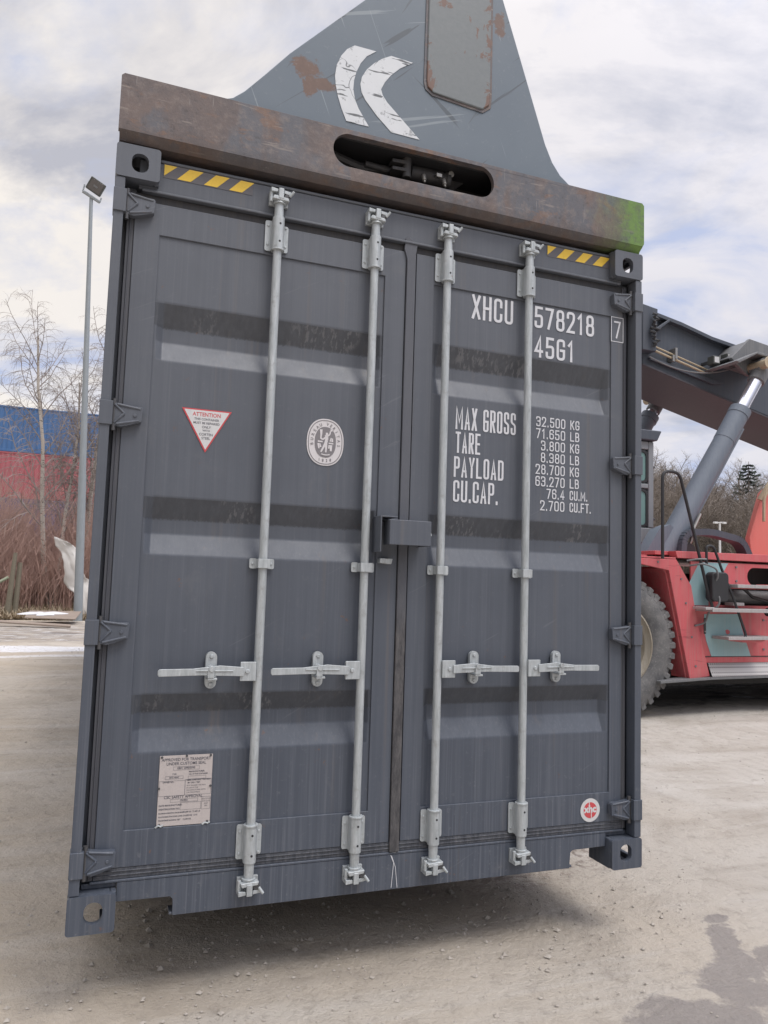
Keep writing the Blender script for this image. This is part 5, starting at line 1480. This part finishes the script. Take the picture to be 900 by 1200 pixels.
# trees
def branch(mb, tw, p, d_, L, r0, depth, R, droop, spread, upness, maxd, twig_n):
    n = 5 if depth < 2 else 4
    pts = [p.copy()]; q = p.copy(); dd = d_.copy()
    for i in range(n):
        dd = (dd + Vector((R.uniform(-1, 1), R.uniform(-1, 1), R.uniform(-.6, .6))) * (.13 if depth == 0 else .2) + Vector((0, 0, upness + (.10 if depth == 1 else 0) if depth < 2 else -droop))).normalized()
        q = q + dd * (L / n); pts.append(q.copy())
    (mb if depth < 1 else tw).tube(pts, r0, 6 if depth == 0 else 4 if depth == 1 else 3, r_end=r0 * .35)
    if depth >= maxd: return
    k = twig_n[depth]
    for j in range(k):
        t = (.28 if depth == 0 else .15) + (.72 if depth == 0 else .83) * (j + R.random()) / k
        f = min(t * n, n - .001); i = int(f); b = pts[i].lerp(pts[i + 1], f - i)
        ax = (pts[i + 1] - pts[i]).normalized(); side_ = ax.orthogonal().normalized(); side_.rotate(Matrix.Rotation(R.uniform(0, 6.28), 3, ax))
        nd_ = (ax * (1 - spread) + side_ * spread + Vector((0, 0, .15 if depth == 0 else 0))).normalized()
        branch(mb, tw, b, nd_, L * R.uniform(.30, .50) * (1.1 - .55 * t) * (.85 if depth == 0 else 1.15), r0 * (.34 if depth == 0 else .5) * (1.15 - .6 * t), depth + 1, R, droop, spread, upness, maxd, twig_n)


def tree(name, loc, H, seed, label, cat, group, trunks=1, lean=0, M1=None, M2=None, r0=.10, droop=.32, spread=.62, twig_n=(13, 8, 6), thin=1.0):
    root = empty(name, loc, label, cat, group); R = random.Random(seed); tr, cr = MB(), MB()
    for k in range(trunks):
        dv = Vector((R.uniform(-.05, .05) + lean + (k - (trunks - 1) / 2) * .10, R.uniform(-.05, .05), 1)).normalized()
        branch(tr, cr, Vector((loc[0] + k * .14, loc[1], loc[2] - .1)), dv, H * (1 - .12 * k), r0 * (1 - .2 * k), 0, R, droop, spread, .02, 3, twig_n)
    tr.build('trunk', M1, root, smooth=True); cr.build('crown', M2, root)
    return root


BG = 'bare birches in front of the container stack'
tree('birch_tree', (-1.55, 25.6, .25), 9.6, 2, 'forked bare birch with pale double trunk and drooping twigs behind the light mast', 'tree', BG, 2, -.035, M_birch, M_twig, .10, .30, .5, (22, 12, 7))
tree('birch_tree', (-.62, 27.2, .25), 9.6, 12, 'bare birch growing close to the left edge of the grey container', 'tree', BG, 1, .01, M_birch, M_twig, .12, .30, .5, (22, 12, 6))
tree('birch_tree', (-.1, 29.5, .25), 10.5, 23, 'bare birch mostly hidden behind the grey container', 'tree', BG, 1, .03, M_birch, M_twig, .11, .30, .5, (20, 11, 6))

# dense thicket of bare reddish shoots
th = MB(); R = random.Random(31)
for i in range(5200):
    y = 24.6 + 8.5 * R.random(); x = R.uniform(-7.5, 1.6)
    h_ = R.uniform(1.6, 4.0) * (1.0 + .3 * (y > 27)) * (.82 + .25 * math.sin(x * 1.7 + 2)); lx = R.gauss(0, .22); ly = R.gauss(0, .15)
    p = Vector((x, y, .15)); pts = [p]
    for k in range(1, 5):
        pts.append(p + Vector((lx * k * k / 10 * h_ + R.gauss(0, .03), ly * k / 4 * h_, h_ * k / 4)))
    th.tube(pts, R.uniform(.008, .018), 3, r_end=.004)
    for b in range(5):
        k = R.choice((1, 2, 2, 3, 3)); q = pts[k]; a = R.uniform(0, 6.28); l_ = R.uniform(.3, .9)
        th.tube([q, q + Vector((math.cos(a) * l_ * .35, math.sin(a) * l_ * .35, l_ * .5)), q + Vector((math.cos(a) * l_ * .5, math.sin(a) * l_ * .5, l_))], .007, 3, r_end=.003)
tag(th.build('shrub_thicket', M_shrub, None), 'dense thicket of bare reddish brown shoots below the container stack', 'thicket', kind='stuff')
gr = MB()
for i in range(14000):
    y = 22.6 + 3.6 * R.random() ** 1.3; x = R.uniform(-7, 1.5); l_ = R.uniform(.12, .5); a = R.uniform(0, 6.28); z = gz(x, y)
    q = Vector((x, y, z)); e = q + Vector((math.cos(a) * l_ * .8, math.sin(a) * l_ * .8, l_ * R.uniform(.1, .8))); w_ = Vector((-math.sin(a), math.cos(a), 0)) * .02
    gr.add([q - w_, q + w_, e], [(0, 1, 2)])
tag(gr.build('dry_grass', M_dry, None), 'matted dry grass and dead leaves along the foot of the thicket', 'dry grass', kind='stuff')

# torn pale sheet leaning through the shrubs
tp = MB(); NU, NV = 10, 24; R = random.Random(3)
cl = [(-1.36, 2.62, -1.00, 2.44), (-1.33, 2.36, -.80, 2.22), (-1.12, 2.16, -.70, 1.96), (-1.02, 1.82, -.62, 1.62), (-.96, 1.46, -.50, 1.36), (-.98, 1.18, -.38, 1.20), (-.84, .98, -.20, .98), (-.62, .84, -.05, .6), (-.52, .45, .05, .2), (-.40, .05, .10, -.05)]
vs = []
for j in range(NV + 1):
    f = j / NV * (len(cl) - 1); i = min(int(f), len(cl) - 2); t = f - i
    xa, za, xb2, zb2 = [cl[i][k] * (1 - t) + cl[i + 1][k] * t for k in range(4)]
    fold = .10 * math.sin(j * .55)
    for u in range(NU + 1):
        q = u / NU
        vs.append((xa - .06 + (xb2 - xa) * 1.35 * q + R.gauss(0, .008), 23.45 + fold * abs(q - .4) * 2 + .05 * math.sin(q * 5 + j * .25) + R.gauss(0, .010), za + (zb2 - za) * q + R.gauss(0, .008)))
tp.add(vs, [(j * (NU + 1) + u, j * (NU + 1) + u + 1, (j + 1) * (NU + 1) + u + 1, (j + 1) * (NU + 1) + u) for j in range(NV) for u in range(NU)])
to = tp.build('tarp', M_tarp, None, smooth=True); sm = to.modifiers.new('solid', 'SOLIDIFY'); sm.thickness = .01
tag(to, 'torn pale grey tarp leaning through the shrubs behind the light mast', 'tarp')
# boards, rail and stump
bd = MB(); bd.add([(-2.9, 20.1, .10), (-.62, 19.3, .02), (-.62, 19.55, .05), (-2.9, 20.35, .13), (-2.9, 20.1, .14), (-.62, 19.3, .06), (-.62, 19.55, .09), (-2.9, 20.35, .17)],
                  [(0, 1, 2, 3), (7, 6, 5, 4), (0, 4, 5, 1), (1, 5, 6, 2), (2, 6, 7, 3), (3, 7, 4, 0)])
tag(bd.build('board', M_wood, None, bevel=.006), 'long narrow grey board lying on the mud before the verge', 'board')
bd = MB(); bd.add([(-1.9, 20.9, .16), (-.55, 20.7, .14), (-.42, 21.9, .30), (-1.85, 22.0, .30), (-1.9, 20.9, .19), (-.55, 20.7, .17), (-.42, 21.9, .33), (-1.85, 22.0, .33)],
                  [(0, 1, 2, 3), (7, 6, 5, 4), (0, 4, 5, 1), (1, 5, 6, 2), (2, 6, 7, 3), (3, 7, 4, 0)])
tag(bd.build('wooden_panel', M_wood, None, bevel=.006), 'weathered wooden panel lying by the foot of the light mast', 'panel')
bd = MB(); pts = blob(-1.45, 21.45, .42, .36, 8, rough=.9)
bd.add([(x, y, .195 + (y - 20.9) * .11 + .012) for x, y in pts], [tuple(range(len(pts)))]); bd.add([(x, y, .195 + (y - 20.9) * .11 + .035) for x, y in [((a - -1.45) * .8 - 1.45, (b - 21.45) * .8 + 21.45) for a, b in pts]], [tuple(range(len(pts)))])
k = len(pts); bd.f += [(i, (i + 1) % k, k + (i + 1) % k, k + i) for i in range(k)]
tag(bd.build('snow_patch', M_snow, None, smooth=True), 'patch of old snow left on the weathered wooden panel', 'snow patch')
st = MB(); st.cyl((-2.62, 23.6, .0), (-2.50, 23.6, 2.05), .10, .06, 8); st.cyl((-2.42, 23.75, .0), (-2.36, 23.75, 1.75), .09, .07, 8)
tag(st.build('broken_stump', mat('mossy_wood', (.2, .2, .13), .9, 0, bark_fn((.13, .115, .09), (.24, .215, .16))), None), 'mossy broken double stump standing upright in the thicket', 'stump')
rl = MB(); rl.tube([(-4.6, 23.3, .0), (-2.62, 23.3, 1.28)], .045, 8)
tag(rl.build('slanting_rail', M_fence, None, smooth=True), 'pale green rail leaning up against the mossy stump', 'rail')

# ================================================================== RIGHT BACKGROUND
# distant bare woodland seen under the boom: a few tree shapes copied by hand
R = random.Random(77); protos = []
GW = 'bare trees of the far wood under the boom'
for k in range(4):
    t = tree('bare_tree', (0, 0, 0), 13 + k, 100 + k, 'bare brown tree of the far wood, one of many alike', 'tree', GW, 1, 0, M_farb, M_farb, .22, .0, .5, (26, 13, 8))
    for c in t.children:      # a little stouter so the twigs still read at 70 m
        pass
    protos.append(t)
first = [True] * 4
for i in range(96):
    y = R.uniform(46, 78); fr_ = R.uniform(.72, 1.2); x = .04 + fr_ * (y + 2.95); k = i % 4
    if first[k]: t = protos[k]; first[k] = False
    else:
        t = protos[k].copy(); COL.objects.link(t)
        for c in protos[k].children:
            c2 = c.copy(); COL.objects.link(c2); c2.parent = t
    s_ = R.uniform(.66, .98) * (y / 56)
    t.location = (x, y, -.1); t.scale = (s_ * 1.15, s_ * 1.15, s_ * .86); t.rotation_euler = (0, 0, R.uniform(0, 6.28))
wd = MB(); R = random.Random(8)
for i in range(9000):
    y = R.uniform(52, 92); fr_ = R.uniform(.66, 1.25); x = .04 + fr_ * (y + 2.95); h_ = R.uniform(3, 9.5); p = Vector((x, y, 0))
    a = R.uniform(0, 6.28); wd.tube([p, p + Vector((math.cos(a) * .3, math.sin(a) * .3, h_ * .6)), p + Vector((math.cos(a) * 1.1, math.sin(a) * 1.1, h_))], .07, 3, r_end=.02)
tag(wd.build('wood_undergrowth', M_farb, None), 'brown bare undergrowth filling the far wood beneath the boom', 'undergrowth', kind='stuff')


def spruce(x, y, H, seed, label):
    root = empty('spruce_tree', (x, y, 0), label, 'tree'); R = random.Random(seed)
    tr = MB(); tr.cyl((x, y, 0), (x, y, H), .22, .03, 8); tr.build('trunk', M_farb, root)
    cr = MB(); z = H * .16
    while z < H - .1:
        f = 1 - z / H; Lb = .3 + 7.2 * f ** .85
        for k in range(8):
            a = R.uniform(0, 6.28); l_ = Lb * R.uniform(.7, 1.1); e = Vector((math.cos(a), math.sin(a), 0)); n_ = Vector((-e.y, e.x, 0))
            q0 = Vector((x, y, z)); mid = q0 + e * l_ * .55 + Vector((0, 0, -.14 * l_)); tip = q0 + e * l_ + Vector((0, 0, -.02 * l_))
            cr.tube([q0, mid, tip], .035, 3, r_end=.01)
            for j in range(11):
                t = .15 + .85 * j / 11; b = q0.lerp(mid, t / .55) if t < .55 else mid.lerp(tip, (t - .55) / .45)
                wl = (.42 - .25 * t) * (.4 + .6 * f) + .08
                for s_ in (-1, 1):
                    c = b + n_ * s_ * wl + e * .18 + Vector((0, 0, -.22 * R.random() - .06)); cr.add([b + e * .09, b - e * .09, c], [(0, 1, 2)])
        z += .62 * (.55 + f * .7)
    cr.build('crown', M_green, root); return root


sr = .04 + 1.038 * (66 + 2.95)
spruce(sr, 66, 17.0, 4, 'dark spruce rising above the bare wood beside the red tower')
spruce(.04 + .985 * 74.95, 72, 12.5, 9, 'smaller dark spruce half hidden in the bare wood behind the lamp post')
# twin-head lamp post
lx_, ly_ = .04 + .9735 * (34 + 2.95), 34
lp2 = empty('street_lamp', (lx_, ly_, 0), 'thin white lamp post with two short arms in front of the far wood', 'street lamp')
MB().cyl((lx_, ly_, 0), (lx_, ly_, 5.75), .08, .06, 12).build('pole', M_label, lp2, smooth=True)
mb = MB(); mb.tube([(lx_ - .16, ly_ + .1, 5.76), (lx_, ly_, 5.80), (lx_ + .16, ly_ - .1, 5.80)], .04, 8)
for q_ in (-1, 1): mb.box(lx_ + q_ * .24 - .13, lx_ + q_ * .24 + .13, ly_ - q_ * .1 - .08, ly_ - q_ * .1 + .08, 5.72, 5.84)
mb.build('lamp_head', M_label, lp2, bevel=.02)
# low grass field edge before the wood
fd = MB(); fd.add([(26, 34, .03), (120, 34, .03), (160, 120, .03), (30, 120, .03)], [(0, 1, 2, 3)])
tag(fd.build('field', mat('field_green', (.12, .13, .075), .9, 0, bark_fn((.09, .10, .055), (.17, .16, .10))), None), kind='structure')
